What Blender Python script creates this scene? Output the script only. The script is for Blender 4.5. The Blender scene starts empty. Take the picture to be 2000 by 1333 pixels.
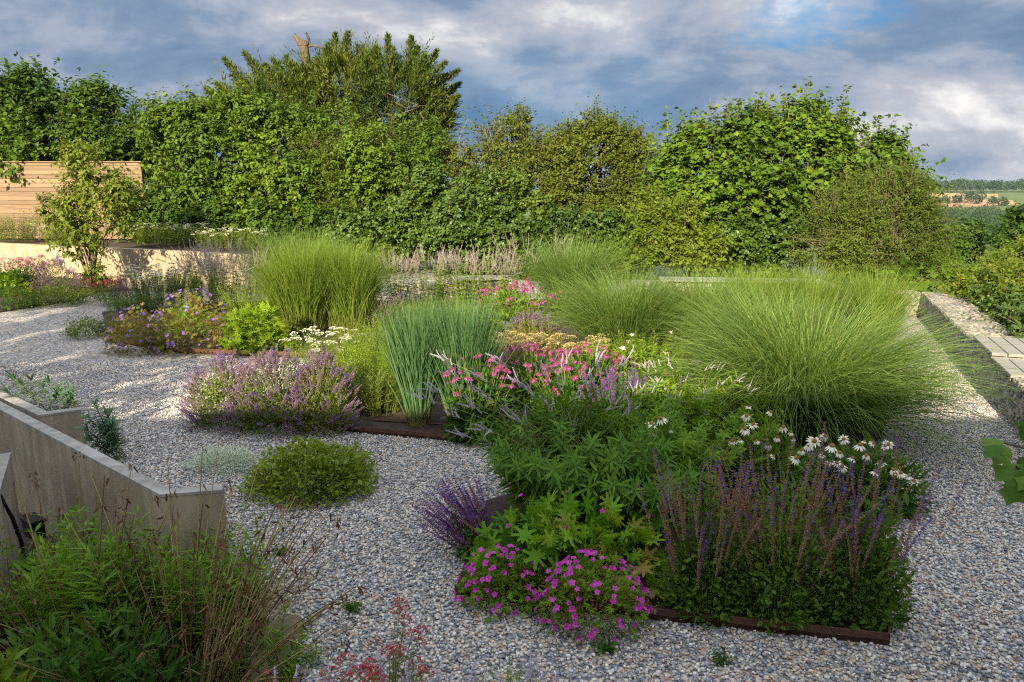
import bpy, math, numpy as np
from math import radians as R, sin, cos, pi
# ------------------------------------------------------------------ scene, camera, light
S = bpy.context.scene
C = S.collection
H, F, TH = 2.6, 1500.0, math.atan((666.5 - 358) / 1500.0)   # eye height, focal length, downward pitch
cam = bpy.data.objects.new('camera', bpy.data.cameras.new('camera')); C.objects.link(cam)
cam.location = (0, 0, H); cam.rotation_euler = (pi / 2 - TH, 0, 0)
cam.data.sensor_width = 36; cam.data.lens = 27.0; cam.data.clip_start = .05; cam.data.clip_end = 6000
S.camera = cam
SUN_EL, SUN_AZ = R(24), R(18)           # the sun stands behind the camera, to the left
SD = np.array([-sin(SUN_AZ) * cos(SUN_EL), -cos(SUN_AZ) * cos(SUN_EL), sin(SUN_EL)])
sun = bpy.data.objects.new('sun', bpy.data.lights.new('sun', 'SUN')); C.objects.link(sun)
sun.data.energy = 5.0; sun.data.angle = R(.6); sun.data.color = (1, .83, .57)
sun.rotation_euler = (pi / 2 - SUN_EL, 0, -SUN_AZ)
S.view_settings.view_transform = 'Standard'; S.view_settings.look = 'None'
S.view_settings.exposure = 1.55; S.view_settings.gamma = 1.0
S.cycles.use_denoising = False; S.cycles.filter_width = 1.15; S.cycles.adaptive_threshold = .005
S.cycles.max_bounces = 6; S.cycles.diffuse_bounces = 3; S.cycles.transmission_bounces = 3; S.cycles.glossy_bounces = 2
S.cycles.sample_clamp_indirect = 6

class NT:
    """tiny helper for node trees"""
    def __init__(s, nt): s.nt = nt
    def n(s, t, **kw):
        nd = s.nt.nodes.new(t)
        for k, v in kw.items():
            if k.startswith('i_'):
                nd.inputs[k[2:].replace('_', ' ')].default_value = v
            elif k[0] == 'i' and k[1:].isdigit(): nd.inputs[int(k[1:])].default_value = v
            else: setattr(nd, k, v)
        return nd
    def l(s, a, b, ao=0, bi=0):
        s.nt.links.new(a.outputs[ao], b.inputs[bi])
    def math(s, op, a, b=None):
        m = s.n('ShaderNodeMath', operation=op)
        for i, v in enumerate((a, b)):
            if v is None: continue
            if isinstance(v, (int, float)): m.inputs[i].default_value = v
            else: s.nt.links.new(v, m.inputs[i])
        return m.outputs[0]
    def ramp(s, stops, mode='LINEAR'):
        r = s.n('ShaderNodeValToRGB'); r.color_ramp.interpolation = mode
        e = r.color_ramp.elements
        while len(e) < len(stops): e.new(1)
        for i, (p, c) in enumerate(stops):
            e[i].position = p; e[i].color = (*c, 1) if len(c) == 3 else c
        return r
    def mix(s, fac, a, b, blend='MIX'):
        m = s.n('ShaderNodeMix', data_type='RGBA', blend_type=blend)
        for i, v in ((0, fac), (6, a), (7, b)):
            if isinstance(v, (int, float)): m.inputs[i].default_value = v
            elif isinstance(v, tuple): m.inputs[i].default_value = (*v, 1)
            else: s.nt.links.new(v, m.inputs[i])
        return m.outputs[2]

def pxdir(px, py):
    u, v = (px - 1000) / F, (666.5 - py) / F
    return np.array([u, cos(TH) + v * sin(TH), -sin(TH) + v * cos(TH)])
def G(px, py, z=0.):
    d = pxdir(px, py); t = (z - H) / d[2]
    return np.array([d[0] * t, d[1] * t, z])
def P(px, py, Y):
    d = pxdir(px, py); t = Y / d[1]
    return np.array([d[0] * t, Y, H + d[2] * t])
def ground_py(Y, z=0.):                     # where a ground point at depth Y shows (centre column)
    a = (z - H) / Y
    v = (a * cos(TH) + sin(TH)) / (cos(TH) - a * sin(TH))
    return 666.5 - F * v

# ------------------------------------------------------------------ sky
W = bpy.data.worlds.new('World'); S.world = W; W.use_nodes = True
T = NT(W.node_tree); W.node_tree.nodes.clear()
out = T.n('ShaderNodeOutputWorld'); bg = T.n('ShaderNodeBackground'); bg.inputs[1].default_value = .1
sky = T.n('ShaderNodeTexSky', sky_type='NISHITA', sun_disc=False, sun_elevation=SUN_EL, sun_rotation=pi + SUN_AZ)
tc = T.n('ShaderNodeTexCoord'); sep = T.n('ShaderNodeSeparateXYZ'); T.l(tc, sep, 0)
zz = T.math('ADD', T.math('MAXIMUM', sep.outputs[2], 0.0), .24)
pv = T.n('ShaderNodeCombineXYZ')
T.nt.links.new(T.math('DIVIDE', sep.outputs[0], zz), pv.inputs[0]); T.nt.links.new(T.math('DIVIDE', sep.outputs[1], zz), pv.inputs[1])
def cloudnoise(scale, detail, rough, loc, dist=.3, sy=1.):
    mp = T.n('ShaderNodeMapping'); mp.inputs[1].default_value = loc; mp.inputs[3].default_value = (1, sy, 1)
    T.l(pv, mp); nz = T.n('ShaderNodeTexNoise', i_Scale=scale, i_Detail=detail, i_Roughness=rough, i_Distortion=dist); T.l(mp, nz); return nz
nA = cloudnoise(.75, 9, .58, (3.1, 1.7, 0), .25)      # cover
mp3 = T.n('ShaderNodeMapping'); mp3.inputs[1].default_value = (3.3, 1.2, .4); mp3.inputs[3].default_value = (1, 1, 2.3); T.l(tc, mp3)
nB = T.n('ShaderNodeTexNoise', i_Scale=4.2, i_Detail=13., i_Roughness=.6, i_Distortion=.25); T.l(mp3, nB)       # bright and dark in the clouds
nC = cloudnoise(.45, 4, .5, (1.2, 9.2, 0), 0)
cover = T.ramp([(.16, (.8, .8, .8)), (.46, (1, 1, 1))]); T.l(nA, cover)
# an opening in the clouds, high on the right
dn = pxdir(1560, 8); dn = dn / np.linalg.norm(dn)
nrm = T.n('ShaderNodeVectorMath', operation='NORMALIZE'); T.l(tc, nrm, 0)
sub = T.n('ShaderNodeVectorMath', operation='SUBTRACT'); T.l(nrm, sub); sub.inputs[1].default_value = dn
mul = T.n('ShaderNodeVectorMath', operation='MULTIPLY'); T.l(sub, mul); mul.inputs[1].default_value = (11, 3, 19)
ln = T.n('ShaderNodeVectorMath', operation='LENGTH'); T.l(mul, ln)
hole = T.math('SUBTRACT', 1.0, T.math('ADD', ln.outputs[1], T.math('MULTIPLY', T.math('SUBTRACT', nB.outputs[0], .5), 3.6)))
hole = T.n('ShaderNodeClamp', i0=0.0).outputs[0] if False else T.math('MINIMUM', T.math('MAXIMUM', hole, 0.), 1.)
mask = T.math('MULTIPLY', cover.outputs[0], T.math('SUBTRACT', 1., hole))
ccol = T.ramp([(.30, (.085, .155, .30)), (.40, (.145, .235, .385)), (.485, (.225, .31, .45)), (.53, (.345, .405, .515)), (.60, (.50, .525, .59)), (.69, (1.0, .97, .94))])
T.nt.links.new(T.math('ADD', T.math('MULTIPLY', nB.outputs[0], .75), T.math('MULTIPLY', nC.outputs[0], .28)), ccol.inputs[0])
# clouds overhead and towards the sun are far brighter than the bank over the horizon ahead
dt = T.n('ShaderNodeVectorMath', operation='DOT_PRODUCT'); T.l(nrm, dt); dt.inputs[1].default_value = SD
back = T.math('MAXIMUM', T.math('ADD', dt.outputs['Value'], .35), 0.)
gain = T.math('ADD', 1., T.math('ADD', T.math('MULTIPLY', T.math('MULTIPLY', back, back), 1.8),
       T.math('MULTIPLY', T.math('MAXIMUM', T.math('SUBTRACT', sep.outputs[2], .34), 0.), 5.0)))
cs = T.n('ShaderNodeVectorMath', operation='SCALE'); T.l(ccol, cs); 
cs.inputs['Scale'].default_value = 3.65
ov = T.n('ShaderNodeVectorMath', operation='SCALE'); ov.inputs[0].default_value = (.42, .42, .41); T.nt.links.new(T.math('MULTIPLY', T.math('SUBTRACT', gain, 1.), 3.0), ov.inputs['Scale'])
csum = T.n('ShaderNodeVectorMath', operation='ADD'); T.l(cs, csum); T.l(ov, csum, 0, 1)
blue = T.n('ShaderNodeVectorMath', operation='MULTIPLY'); T.l(sky, blue); blue.inputs[1].default_value = (.035, .27, .44)
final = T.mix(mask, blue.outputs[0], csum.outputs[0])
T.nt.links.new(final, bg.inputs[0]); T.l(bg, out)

# ------------------------------------------------------------------ materials
MATS = {}
def newmat(name):
    m = bpy.data.materials.new(name); m.use_nodes = True
    m.node_tree.nodes.clear(); t = NT(m.node_tree); o = t.n('ShaderNodeOutputMaterial'); return m, t, o
LS = 1.35
def leafmat(name, cols, trans=.4, rough=.55, spec=.12, tcol=(1.25, 1.15, .5), base=None, base_end=.35):
    """cols: colours spread over the leaves at random; base: colour at the foot of a blade"""
    if name in MATS: return MATS[name]
    if 'leaf' in name or 'blade' in name: cols = [(min(.5, c[0] * LS), min(.5, c[1] * LS), min(.5, c[2] * LS * (.7 if c[2] < .3 * c[1] else 1))) for c in cols]
    m, t, o = newmat(name)
    a = t.n('ShaderNodeAttribute', attribute_name='var')
    r = t.ramp([(i / max(1, len(cols) - 1), c) for i, c in enumerate(cols)]); t.l(a, r, 2)
    col = r.outputs[0]
    if base:
        b = t.n('ShaderNodeAttribute', attribute_name='along')
        f = t.n('ShaderNodeMapRange'); f.inputs[1].default_value = 0; f.inputs[2].default_value = base_end; t.l(b, f, 2)
        col = t.mix(f.outputs[0], base, col)
    p = t.n('ShaderNodeBsdfPrincipled', i_Roughness=rough); p.inputs['Specular IOR Level'].default_value = spec
    t.nt.links.new(col, p.inputs['Base Color'])
    tr = t.n('ShaderNodeBsdfTranslucent'); t.nt.links.new(t.mix(1., col, tcol, 'MULTIPLY'), tr.inputs[0])
    mx = t.n('ShaderNodeMixShader'); mx.inputs[0].default_value = trans
    t.l(p, mx, 0, 1); t.l(tr, mx, 0, 2); t.l(mx, o); MATS[name] = m; return m
def plain(name, col, rough=.7, var=0., nscale=8., col2=None, bump=0., bscale=60., metal=0., spec=.3, stretch=(1, 1, 1)):
    if name in MATS: return MATS[name]
    m, t, o = newmat(name)
    p = t.n('ShaderNodeBsdfPrincipled', i_Roughness=rough, i_Metallic=metal); p.inputs['Specular IOR Level'].default_value = spec
    tc = t.n('ShaderNodeTexCoord'); mp = t.n('ShaderNodeMapping'); mp.inputs[3].default_value = stretch; t.l(tc, mp, 3)
    nz = t.n('ShaderNodeTexNoise', i_Scale=nscale, i_Detail=6., i_Roughness=.6); t.l(mp, nz)
    c2 = col2 or tuple(c * (1 - var) for c in col)
    r = t.ramp([(.35, c2), (.65, col)]); t.l(nz, r); t.l(r, p)
    if bump:
        n2 = t.n('ShaderNodeTexNoise', i_Scale=bscale, i_Detail=5.); t.l(mp, n2)
        b = t.n('ShaderNodeBump', i_Strength=bump, i_Distance=.01); t.l(n2, b, 0, 2)
        t.nt.links.new(b.outputs[0], p.inputs['Normal'])
    t.l(p, o); MATS[name] = m; return m
PEB = [(0, (0.433, 0.396, 0.346)), (0.19, (0.274, 0.274, 0.28)), (0.31, (0.167, 0.192, 0.241)), (0.42, (0.549, 0.533, 0.501)), (0.56, (0.114, 0.131, 0.165)), (0.65, (0.38, 0.255, 0.174)), (0.72, (0.389, 0.342, 0.28)), (0.83, (0.239, 0.26, 0.304)), (0.94, (0.087, 0.093, 0.106))]
def gravel_mat():
    m, t, o = newmat('gravel')
    p = t.n('ShaderNodeBsdfPrincipled', i_Roughness=.75); tc = t.n('ShaderNodeTexCoord')
    v = t.n('ShaderNodeTexVoronoi', i_Scale=42.); t.l(tc, v, 3)
    s = t.n('ShaderNodeSeparateColor'); t.l(v, s, 1)
    r = t.ramp(PEB, 'CONSTANT'); t.l(s, r)
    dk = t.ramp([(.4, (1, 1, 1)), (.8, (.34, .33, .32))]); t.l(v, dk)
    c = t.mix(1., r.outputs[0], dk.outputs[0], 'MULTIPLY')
    nz = t.n('ShaderNodeTexNoise', i_Scale=.9, i_Detail=4.); t.l(tc, nz, 3)
    r2 = t.ramp([(.3, (.80, .79, .78)), (.7, (1.0, .99, .97))]); t.l(nz, r2)
    t.nt.links.new(t.mix(1., c, r2.outputs[0], 'MULTIPLY'), p.inputs[0])
    b = t.n('ShaderNodeBump', i_Strength=1., i_Distance=.012, invert=True); t.l(v, b, 0, 2); t.nt.links.new(b.outputs[0], p.inputs['Normal'])
    t.l(p, o); return m
def pebble_mat(name='pebble', stops=PEB, rough=.6):
    m, t, o = newmat(name)
    p = t.n('ShaderNodeBsdfPrincipled', i_Roughness=rough); a = t.n('ShaderNodeAttribute', attribute_name='var')
    r = t.ramp(stops, 'CONSTANT'); t.l(a, r, 2)
    tc = t.n('ShaderNodeTexCoord'); nz = t.n('ShaderNodeTexNoise', i_Scale=90., i_Detail=3.); t.l(tc, nz, 3)
    r2 = t.ramp([(.3, (.72, .72, .72)), (.65, (1.1, 1.1, 1.1))]); t.l(nz, r2)
    t.nt.links.new(t.mix(1., r.outputs[0], r2.outputs[0], 'MULTIPLY'), p.inputs[0]); t.l(p, o); return m
def concrete_mat(name, c1, c2):
    m, t, o = newmat(name)
    p = t.n('ShaderNodeBsdfPrincipled', i_Roughness=.85); tc = t.n('ShaderNodeTexCoord')
    mp = t.n('ShaderNodeMapping'); mp.inputs[3].default_value = (6, 6, .9); t.l(tc, mp, 3)
    n1 = t.n('ShaderNodeTexNoise', i_Scale=1.6, i_Detail=7., i_Roughness=.65); t.l(mp, n1)
    n2 = t.n('ShaderNodeTexNoise', i_Scale=2.2, i_Detail=8., i_Roughness=.6); t.l(tc, n2, 3)
    r = t.ramp([(.36, tuple(c * .8 for c in c2)), (.48, c2), (.6, c1), (.72, tuple(c * 1.12 for c in c1))])
    t.nt.links.new(t.math('ADD', t.math('MULTIPLY', n1.outputs[0], .55), t.math('MULTIPLY', n2.outputs[0], .45)), r.inputs[0])
    v = t.n('ShaderNodeTexVoronoi', i_Scale=14.); t.l(tc, v, 3)
    sp = t.ramp([(.0, (.55, .5, .45)), (.055, (1, 1, 1))]); t.l(v, sp)
    t.nt.links.new(t.mix(.6, r.outputs[0], sp.outputs[0], 'MULTIPLY'), p.inputs[0])
    n3 = t.n('ShaderNodeTexNoise', i_Scale=90., i_Detail=4.); t.l(tc, n3, 3)
    b = t.n('ShaderNodeBump', i_Strength=.35, i_Distance=.006); t.l(n3, b, 0, 2); t.nt.links.new(b.outputs[0], p.inputs['Normal'])
    t.l(p, o); return m

# ------------------------------------------------------------------ mesh building
def norm(v): return v / np.maximum(np.linalg.norm(v, axis=-1, keepdims=True), 1e-9)
class MB:
    def __init__(s): s.v, s.f, s.m, s.a, s.t, s.n = [], [], [], [], [], 0
    def add(s, V, Fc, mat=0, var=0., along=0.):
        V = np.asarray(V, float).reshape(-1, 3); Fc = np.asarray(Fc, np.int64).reshape(-1, 3)
        s.v.append(V); s.f.append(Fc + s.n); s.m.append(np.full(len(Fc), mat))
        s.a.append(np.broadcast_to(np.asarray(var, float), (len(V),))); s.t.append(np.broadcast_to(np.asarray(along, float), (len(V),)))
        s.n += len(V)
    def mesh(s, name, mats, smooth=False, off=None):
        V = np.concatenate(s.v); Fc = np.concatenate(s.f)
        if off is not None: V = V - np.asarray(off)
        me = bpy.data.meshes.new(name); nf = len(Fc)
        me.vertices.add(len(V)); me.vertices.foreach_set('co', V.astype(np.float32).ravel())
        me.loops.add(nf * 3); me.loops.foreach_set('vertex_index', Fc.astype(np.int32).ravel())
        me.polygons.add(nf); me.polygons.foreach_set('loop_start', np.arange(0, nf * 3, 3, dtype=np.int32))
        me.polygons.foreach_set('loop_total', np.full(nf, 3, np.int32))
        for m in mats: me.materials.append(m)
        me.polygons.foreach_set('material_index', np.concatenate(s.m).astype(np.int32))
        me.polygons.foreach_set('use_smooth', np.full(nf, smooth))
        for nm, d in (('var', s.a), ('along', s.t)):
            at = me.attributes.new(nm, 'FLOAT', 'POINT'); at.data.foreach_set('value', np.concatenate(d).astype(np.float32))
        me.update(calc_edges=True); return me
    def build(s, name, mats, parent=None, smooth=False):
        if not s.v: return None
        if not isinstance(mats, (list, tuple)): mats = [mats]
        o = bpy.data.objects.new(name, s.mesh(name, mats, smooth, wloc(parent) if parent else None)); C.objects.link(o)
        if parent: o.parent = parent
        return o
def wloc(o):
    v = np.zeros(3)
    while o: v = v + np.array(o.location); o = o.parent
    return v
def tag(o, label=None, cat=None, group=None, kind=None):
    for k, v in (('label', label), ('category', cat), ('group', group), ('kind', kind)):
        if v: o[k] = v
    return o
def thing(name, label, cat, loc, group=None):
    o = bpy.data.objects.new(name, None); C.objects.link(o); o.location = tuple(float(x) for x in loc); o.empty_display_size = .1
    return tag(o, label, cat, group)
def tri(*fs):
    r = []
    for f in fs:
        for i in range(1, len(f) - 1): r.append((f[0], f[i], f[i + 1]))
    return np.array(r)
def fan(n): return np.array([(0, i + 1, (i + 1) % n + 1) for i in range(n)])
def polar(pts, c=(0, .45, .03), droop=.12):
    v = [c]
    for a, r in pts: v.append((sin(a) * r, c[1] + cos(a) * r, -droop * r * r))
    return np.array(v), fan(len(pts))
TPL = {
 'dia': (np.array([(0, 0, 0), (-.5, .45, .13), (0, 1, 0), (.5, .45, .13)]), tri((0, 3, 2), (0, 2, 1))),
 'ovate': (np.array([(0, 0, 0), (-.42, .28, .1), (-.38, .62, .08), (0, 1, -.14), (.38, .62, .08), (.42, .28, .1), (0, .5, 0)]),
           tri((0, 6, 1), (1, 6, 2), (2, 6, 3), (3, 6, 4), (4, 6, 5), (5, 6, 0))),
 'lance': (np.array([(0, 0, 0), (-.45, .3, .1), (0, .3, .0), (.45, .3, .1), (-.36, .68, .04), (0, .68, -.05), (.36, .68, .04), (0, 1, -.22)]),
           tri((0, 2, 1), (0, 3, 2), (1, 2, 5, 4), (2, 3, 6, 5), (4, 5, 7), (5, 6, 7))),
}
def lobes(n, sinus, spread=2.5, tooth=0.):
    pts = []
    for i in range(n):
        a = -spread + 2 * spread * i / (n - 1); r = .62 - .2 * (abs(a) / spread) ** 2
        if tooth:
            pts += [(a - .2, r * .58), (a - .15, r * .84), (a - .06, r * .84), (a, r), (a + .06, r * .84), (a + .15, r * .84), (a + .2, r * .58)]
        else: pts += [(a - .12, r * .8), (a, r), (a + .12, r * .8)]
        if i < n - 1: pts.append((a + spread / (n - 1), r * sinus))
    pts.append((pi, .42)); return polar(pts)
TPL['maple'] = lobes(5, .6); TPL['geran'] = lobes(7, .36, 2.6, 1.)
TPL['tripalm'] = lobes(3, .4, 1.9)
def ico(sub=0):
    import bmesh
    b = bmesh.new(); bmesh.ops.create_icosphere(b, subdivisions=sub + 1, radius=1.)
    v = np.array([x.co[:] for x in b.verts]); f = np.array([[q.index for q in x.verts] for x in b.faces]); b.free(); return v, f
TPL['ico'] = ico(0); TPL['ico1'] = ico(1)
TPL['octa'] = (np.array([(1, 0, 0), (-1, 0, 0), (0, 1, 0), (0, -1, 0), (0, 0, 1), (0, 0, -1.)]) * .5, np.array([(0, 2, 4), (2, 1, 4), (1, 3, 4), (3, 0, 4), (2, 0, 5), (1, 2, 5), (3, 1, 5), (0, 3, 5)]))
def inst(mb, tpl, Pn, D, N, L, Wd, mat=0, var=None, rng=None, Hh=None):
    V, Fc = TPL[tpl]; n = len(Pn)
    if n == 0: return
    D = norm(D); Z = norm(N - (N * D).sum(1, keepdims=True) * D); X = np.cross(D, Z)
    L = np.broadcast_to(L, (n,)); Wd = np.broadcast_to(Wd, (n,)); Hh = Wd if Hh is None else np.broadcast_to(Hh, (n,))
    A = Pn[:, None] + V[None, :, 0, None] * X[:, None] * Wd[:, None, None] + V[None, :, 1, None] * D[:, None] * L[:, None, None] + V[None, :, 2, None] * Z[:, None] * Hh[:, None, None]
    if var is None: var = (rng or np.random.default_rng(1)).random(n)
    k = len(V); FF = Fc[None] + (np.arange(n) * k)[:, None, None]
    mb.add(A.reshape(-1, 3), FF.reshape(-1, 3), mat, np.repeat(np.broadcast_to(var, (n,)), k), np.tile(V[:, 1], n))
def curve(P0, az, t0, t1, L, Sg, pw=1.3):
    """bent stems: tilt from vertical runs from t0 to t1"""
    n = len(P0); s = (np.arange(Sg) + .5) / Sg
    th = t0[:, None] + (t1 - t0)[:, None] * s[None] ** pw
    st = np.stack([np.sin(th) * np.cos(az)[:, None], np.sin(th) * np.sin(az)[:, None], np.cos(th)], -1) * (np.broadcast_to(L, (n,)) / Sg)[:, None, None]
    return np.concatenate([P0[:, None], P0[:, None] + np.cumsum(st, 1)], 1)
def ribbons(mb, pts, w, rng, mat=0, twist=.9, var=None):
    n, k = pts.shape[:2]
    tg = norm(np.gradient(pts, axis=1)); a = rng.random(n) * twist * 2 - twist
    h = pts[:, -1] - pts[:, 0]; side = norm(np.stack([-h[:, 1], h[:, 0], np.zeros(n)], -1) + 1e-6)
    side = norm(side * np.cos(a)[:, None] + np.cross(norm(h), side) * np.sin(a)[:, None])
    s = np.linspace(0, 1, k); prof = np.clip(1.05 - s ** 2.2, .06, 1) * np.clip(.55 + s * 2, 0, 1)
    off = side[:, None] * (np.broadcast_to(w, (n,))[:, None] * prof[None])[..., None] * .5
    V = np.stack([pts - off, pts + off], 2).reshape(n, k * 2, 3)
    q = []
    for i in range(k - 1): q += [(2 * i, 2 * i + 1, 2 * i + 3), (2 * i, 2 * i + 3, 2 * i + 2)]
    FF = np.array(q)[None] + (np.arange(n) * k * 2)[:, None, None]
    if var is None: var = rng.random(n)
    mb.add(V.reshape(-1, 3), FF.reshape(-1, 3), mat, np.repeat(var, k * 2), np.tile(np.repeat(s, 2), n))
def tubes(mb, pts, r0, r1, sides=3, mat=0, var=None):
    pts = np.asarray(pts, float)
    if pts.ndim == 2: pts = pts[None]
    n, k = pts.shape[:2]; tg = norm(np.gradient(pts, axis=1))
    ref = np.where(np.abs(tg[..., 2:3]) > .9, np.array([1., 0, 0]), np.array([0, 0, 1.]))
    x = norm(np.cross(tg, ref)); y = np.cross(tg, x)
    r = np.linspace(0, 1, k)[None] * (np.broadcast_to(r1, (n,)) - np.broadcast_to(r0, (n,)))[:, None] + np.broadcast_to(r0, (n,))[:, None]
    a = np.arange(sides) * 2 * pi / sides
    V = pts[:, :, None] + (x[:, :, None] * np.cos(a)[:, None] + y[:, :, None] * np.sin(a)[:, None]) * r[:, :, None, None]
    q = []
    for i in range(k - 1):
        for j in range(sides):
            a0, b0 = i * sides + j, i * sides + (j + 1) % sides; q += [(a0, b0, b0 + sides), (a0, b0 + sides, a0 + sides)]
    FF = np.array(q)[None] + (np.arange(n) * k * sides)[:, None, None]
    if var is None: var = np.random.default_rng(n).random(n)
    mb.add(V.reshape(-1, 3), FF.reshape(-1, 3), mat, np.repeat(var, k * sides), np.tile(np.repeat(np.linspace(0, 1, k), sides), n))
def box(mb, c, s, rot=0., mat=0, bev=0., var=0.):
    """box with optional chamfer round its top edge; c = centre of the base"""
    sx, sy, sz = s[0] / 2, s[1] / 2, s[2]; b = bev
    rings = [(sx, sy, 0), (sx, sy, sz - b), (sx - b, sy - b, sz)] if b else [(sx, sy, 0), (sx, sy, sz)]
    V = [(x * i, y * j, z) for x, y, z in rings for i, j in ((-1, -1), (1, -1), (1, 1), (-1, 1))]
    fs = [(3, 2, 1, 0)]; k = len(rings)
    for r in range(k - 1):
        for j in range(4): a0, b0 = r * 4 + j, r * 4 + (j + 1) % 4; fs.append((a0, b0, b0 + 4, a0 + 4))
    fs.append(tuple((k - 1) * 4 + j for j in range(4)))
    V = np.array(V); cr, sr = cos(rot), sin(rot)
    V = np.stack([V[:, 0] * cr - V[:, 1] * sr, V[:, 0] * sr + V[:, 1] * cr, V[:, 2]], 1) + np.asarray(c)
    mb.add(V, tri(*fs), mat, var)
def prism(mb, poly, z0, z1, mat=0):
    import bmesh
    b = bmesh.new(); vs = [b.verts.new((p[0], p[1], z1)) for p in poly]; f = b.faces.new(vs)
    if z0 is not None:
        e = bmesh.ops.extrude_face_region(b, geom=[f]); bmesh.ops.translate(b, verts=[g for g in e['geom'] if isinstance(g, bmesh.types.BMVert)], vec=(0, 0, z0 - z1))
    bmesh.ops.recalc_face_normals(b, faces=b.faces[:]); bmesh.ops.triangulate(b, faces=b.faces[:]); b.verts.ensure_lookup_table(); b.verts.index_update()
    mb.add([v.co[:] for v in b.verts], [[v.index for v in f.verts] for f in b.faces], mat); b.free()
def inpoly(x, y, poly):
    c = np.zeros(len(x), bool); n = len(poly)
    for i in range(n):
        (x0, y0), (x1, y1) = poly[i][:2], poly[(i + 1) % n][:2]
        c ^= ((y0 > y) != (y1 > y)) & (x < (x1 - x0) * (y - y0) / (y1 - y0 + 1e-12) + x0)
    return c
def offset_strip(line, t):
    """polygon of a wall of thickness t whose visible edge is the polyline"""
    L = [np.array(p[:2], float) for p in line]; o = []
    for i, p in enumerate(L):
        d0 = norm(p - L[i - 1]) if i else norm(L[1] - p); d1 = norm(L[i + 1] - p) if i < len(L) - 1 else d0
        n0, n1 = np.array([-d0[1], d0[0]]), np.array([-d1[1], d1[0]]); m = norm(n0 + n1); o.append(p + m * t / max(.4, m @ n0))
    return L + o[::-1]
def wob(p, seed, sc=1.):
    q = np.asarray(p) * sc; s = seed * 1.7
    return (np.sin(q[..., 0] * 1.7 + s + np.sin(q[..., 1] * 1.3 + s)) + np.sin(q[..., 1] * 2.1 + 2 * s + np.sin(q[..., 2] * 1.9)) + np.sin(q[..., 2] * 1.6 + 3 * s + np.sin(q[..., 0] * 2.3))) / 3
def rdir(rng, n): return norm(rng.normal(size=(n, 3)))
Z3 = np.array([0, 0, 1.])

# ------------------------------------------------------------------ the setting
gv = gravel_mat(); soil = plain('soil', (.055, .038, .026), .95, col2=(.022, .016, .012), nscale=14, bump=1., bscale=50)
field = plain('meadow', (.09, .12, .03), .95, col2=(.05, .085, .02), nscale=.03)
ys = [-60, 28, 34, 60, 120, 220, 350, 550, 650, 1000, 1200, 1700, 4500]; zs = [-.8, -.8, -.9, -4, -11, -19, -25, -25, -19, -9.4, -8, -10, -30]
def tz(y): return float(np.interp(y, ys, zs))
xs = [-3000, -300, -60, 0, 60, 150, 300, 600, 1500, 4000]
mb = MB(); V = [(x, y, tz(y)) for y in ys for x in xs]; nx = len(xs)
mb.add(V, tri(*[(j * nx + i, j * nx + i + 1, (j + 1) * nx + i + 1, (j + 1) * nx + i) for j in range(len(ys) - 1) for i in range(nx - 1)]))
tag(mb.build('terrain', field), kind='structure')
wA, wB, wC = G(-130, 731, .5)[:2], G(312, 966, .5)[:2], G(431, 957, .5)[:2]; wn = norm(wB - wA); wn = np.array([-wn[1], wn[0]]) * .05
court = [(-1.2, 2.2), G(600, 1333)[:2], G(500, 1175)[:2], wC + (0, .05), wB + (.02, .06), wA + wn]
mb = MB(); prism(mb, [(11, -20), (8.6, 15.4), (10, 27.5), (-30, 27.5), (-30, wA[1])] + court[:0:-1] + [(-1.2, 2.2), (-1.2, -20)], -.85, 0.)
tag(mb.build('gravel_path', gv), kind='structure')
bedC = [G(888, 1163)[:2], G(1080, 1190)[:2], G(1270, 1211)[:2], G(1737, 1262)[:2], G(1722, 930)[:2], G(1150, 925)[:2], G(950, 985)[:2]]
bedB = [G(392, 822)[:2], G(690, 846)[:2], G(892, 864)[:2], G(1330, 905)[:2], G(1720, 860)[:2], G(1760, 690)[:2], G(1100, 735)[:2], G(700, 715)[:2]]
bedA = [G(215, 668)[:2], G(350, 691)[:2], G(530, 698)[:2], G(980, 708)[:2], G(1440, 690)[:2], G(1760, 640)[:2], G(1700, 585)[:2], G(1000, 588)[:2], G(480, 592)[:2], G(200, 612)[:2]]
bedL = [G(-200, 640)[:2], G(0, 611)[:2], G(150, 588)[:2], G(190, 572)[:2], G(560, 555)[:2], G(560, 535)[:2], G(-200, 535)[:2]]
court += [(-30, wA[1]), (-30, -20), (-1.2, -20)]
for nm, b, z in (('bed_soil', bedC, .035), ('bed_soil', bedB, .035), ('bed_soil', bedA, .035), ('bed_soil', bedL, .03), ('bed_soil', court, -.5)):
    mb = MB(); prism(mb, b, -.02 if b is not court else -.8, z); tag(mb.build(nm, soil), kind='structure')
rng = np.random.default_rng(5)
# loose pebbles over the near gravel
def pebbles():
    n = 225000; y = 3.4 + 7.6 * rng.random(n) ** .75; x = (rng.random(n) * 2 - 1) * (.70 * y + .35)
    k = ~(inpoly(x, y, bedC) | inpoly(x, y, bedB) | inpoly(x, y, court)); k &= rng.random(n) < np.clip(1.5 - .055 * y, .3, 1)
    x, y = x[k], y[k]; n = len(x); s = .0069 + .0068 * rng.random(n) ** 1.5
    mb = MB(); Pn = np.stack([x, y, s * .25 + rng.random(n) * .006], 1)
    D = norm(rng.normal(size=(n, 3)) * (1, 1, .25)); N = norm(rng.normal(size=(n, 3)) * .35 + Z3)
    inst(mb, 'ico', Pn, D, N, s * (1 + .5 * rng.random(n)), s * (.8 + .3 * rng.random(n)), 0, rng.random(n), Hh=s * (.5 + .35 * rng.random(n)))
    tag(mb.build('gravel', pebble_mat(), None, True), 'grey, cream and blue pebbles loose on the gravel path', 'gravel', kind='stuff')
pebbles()
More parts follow.
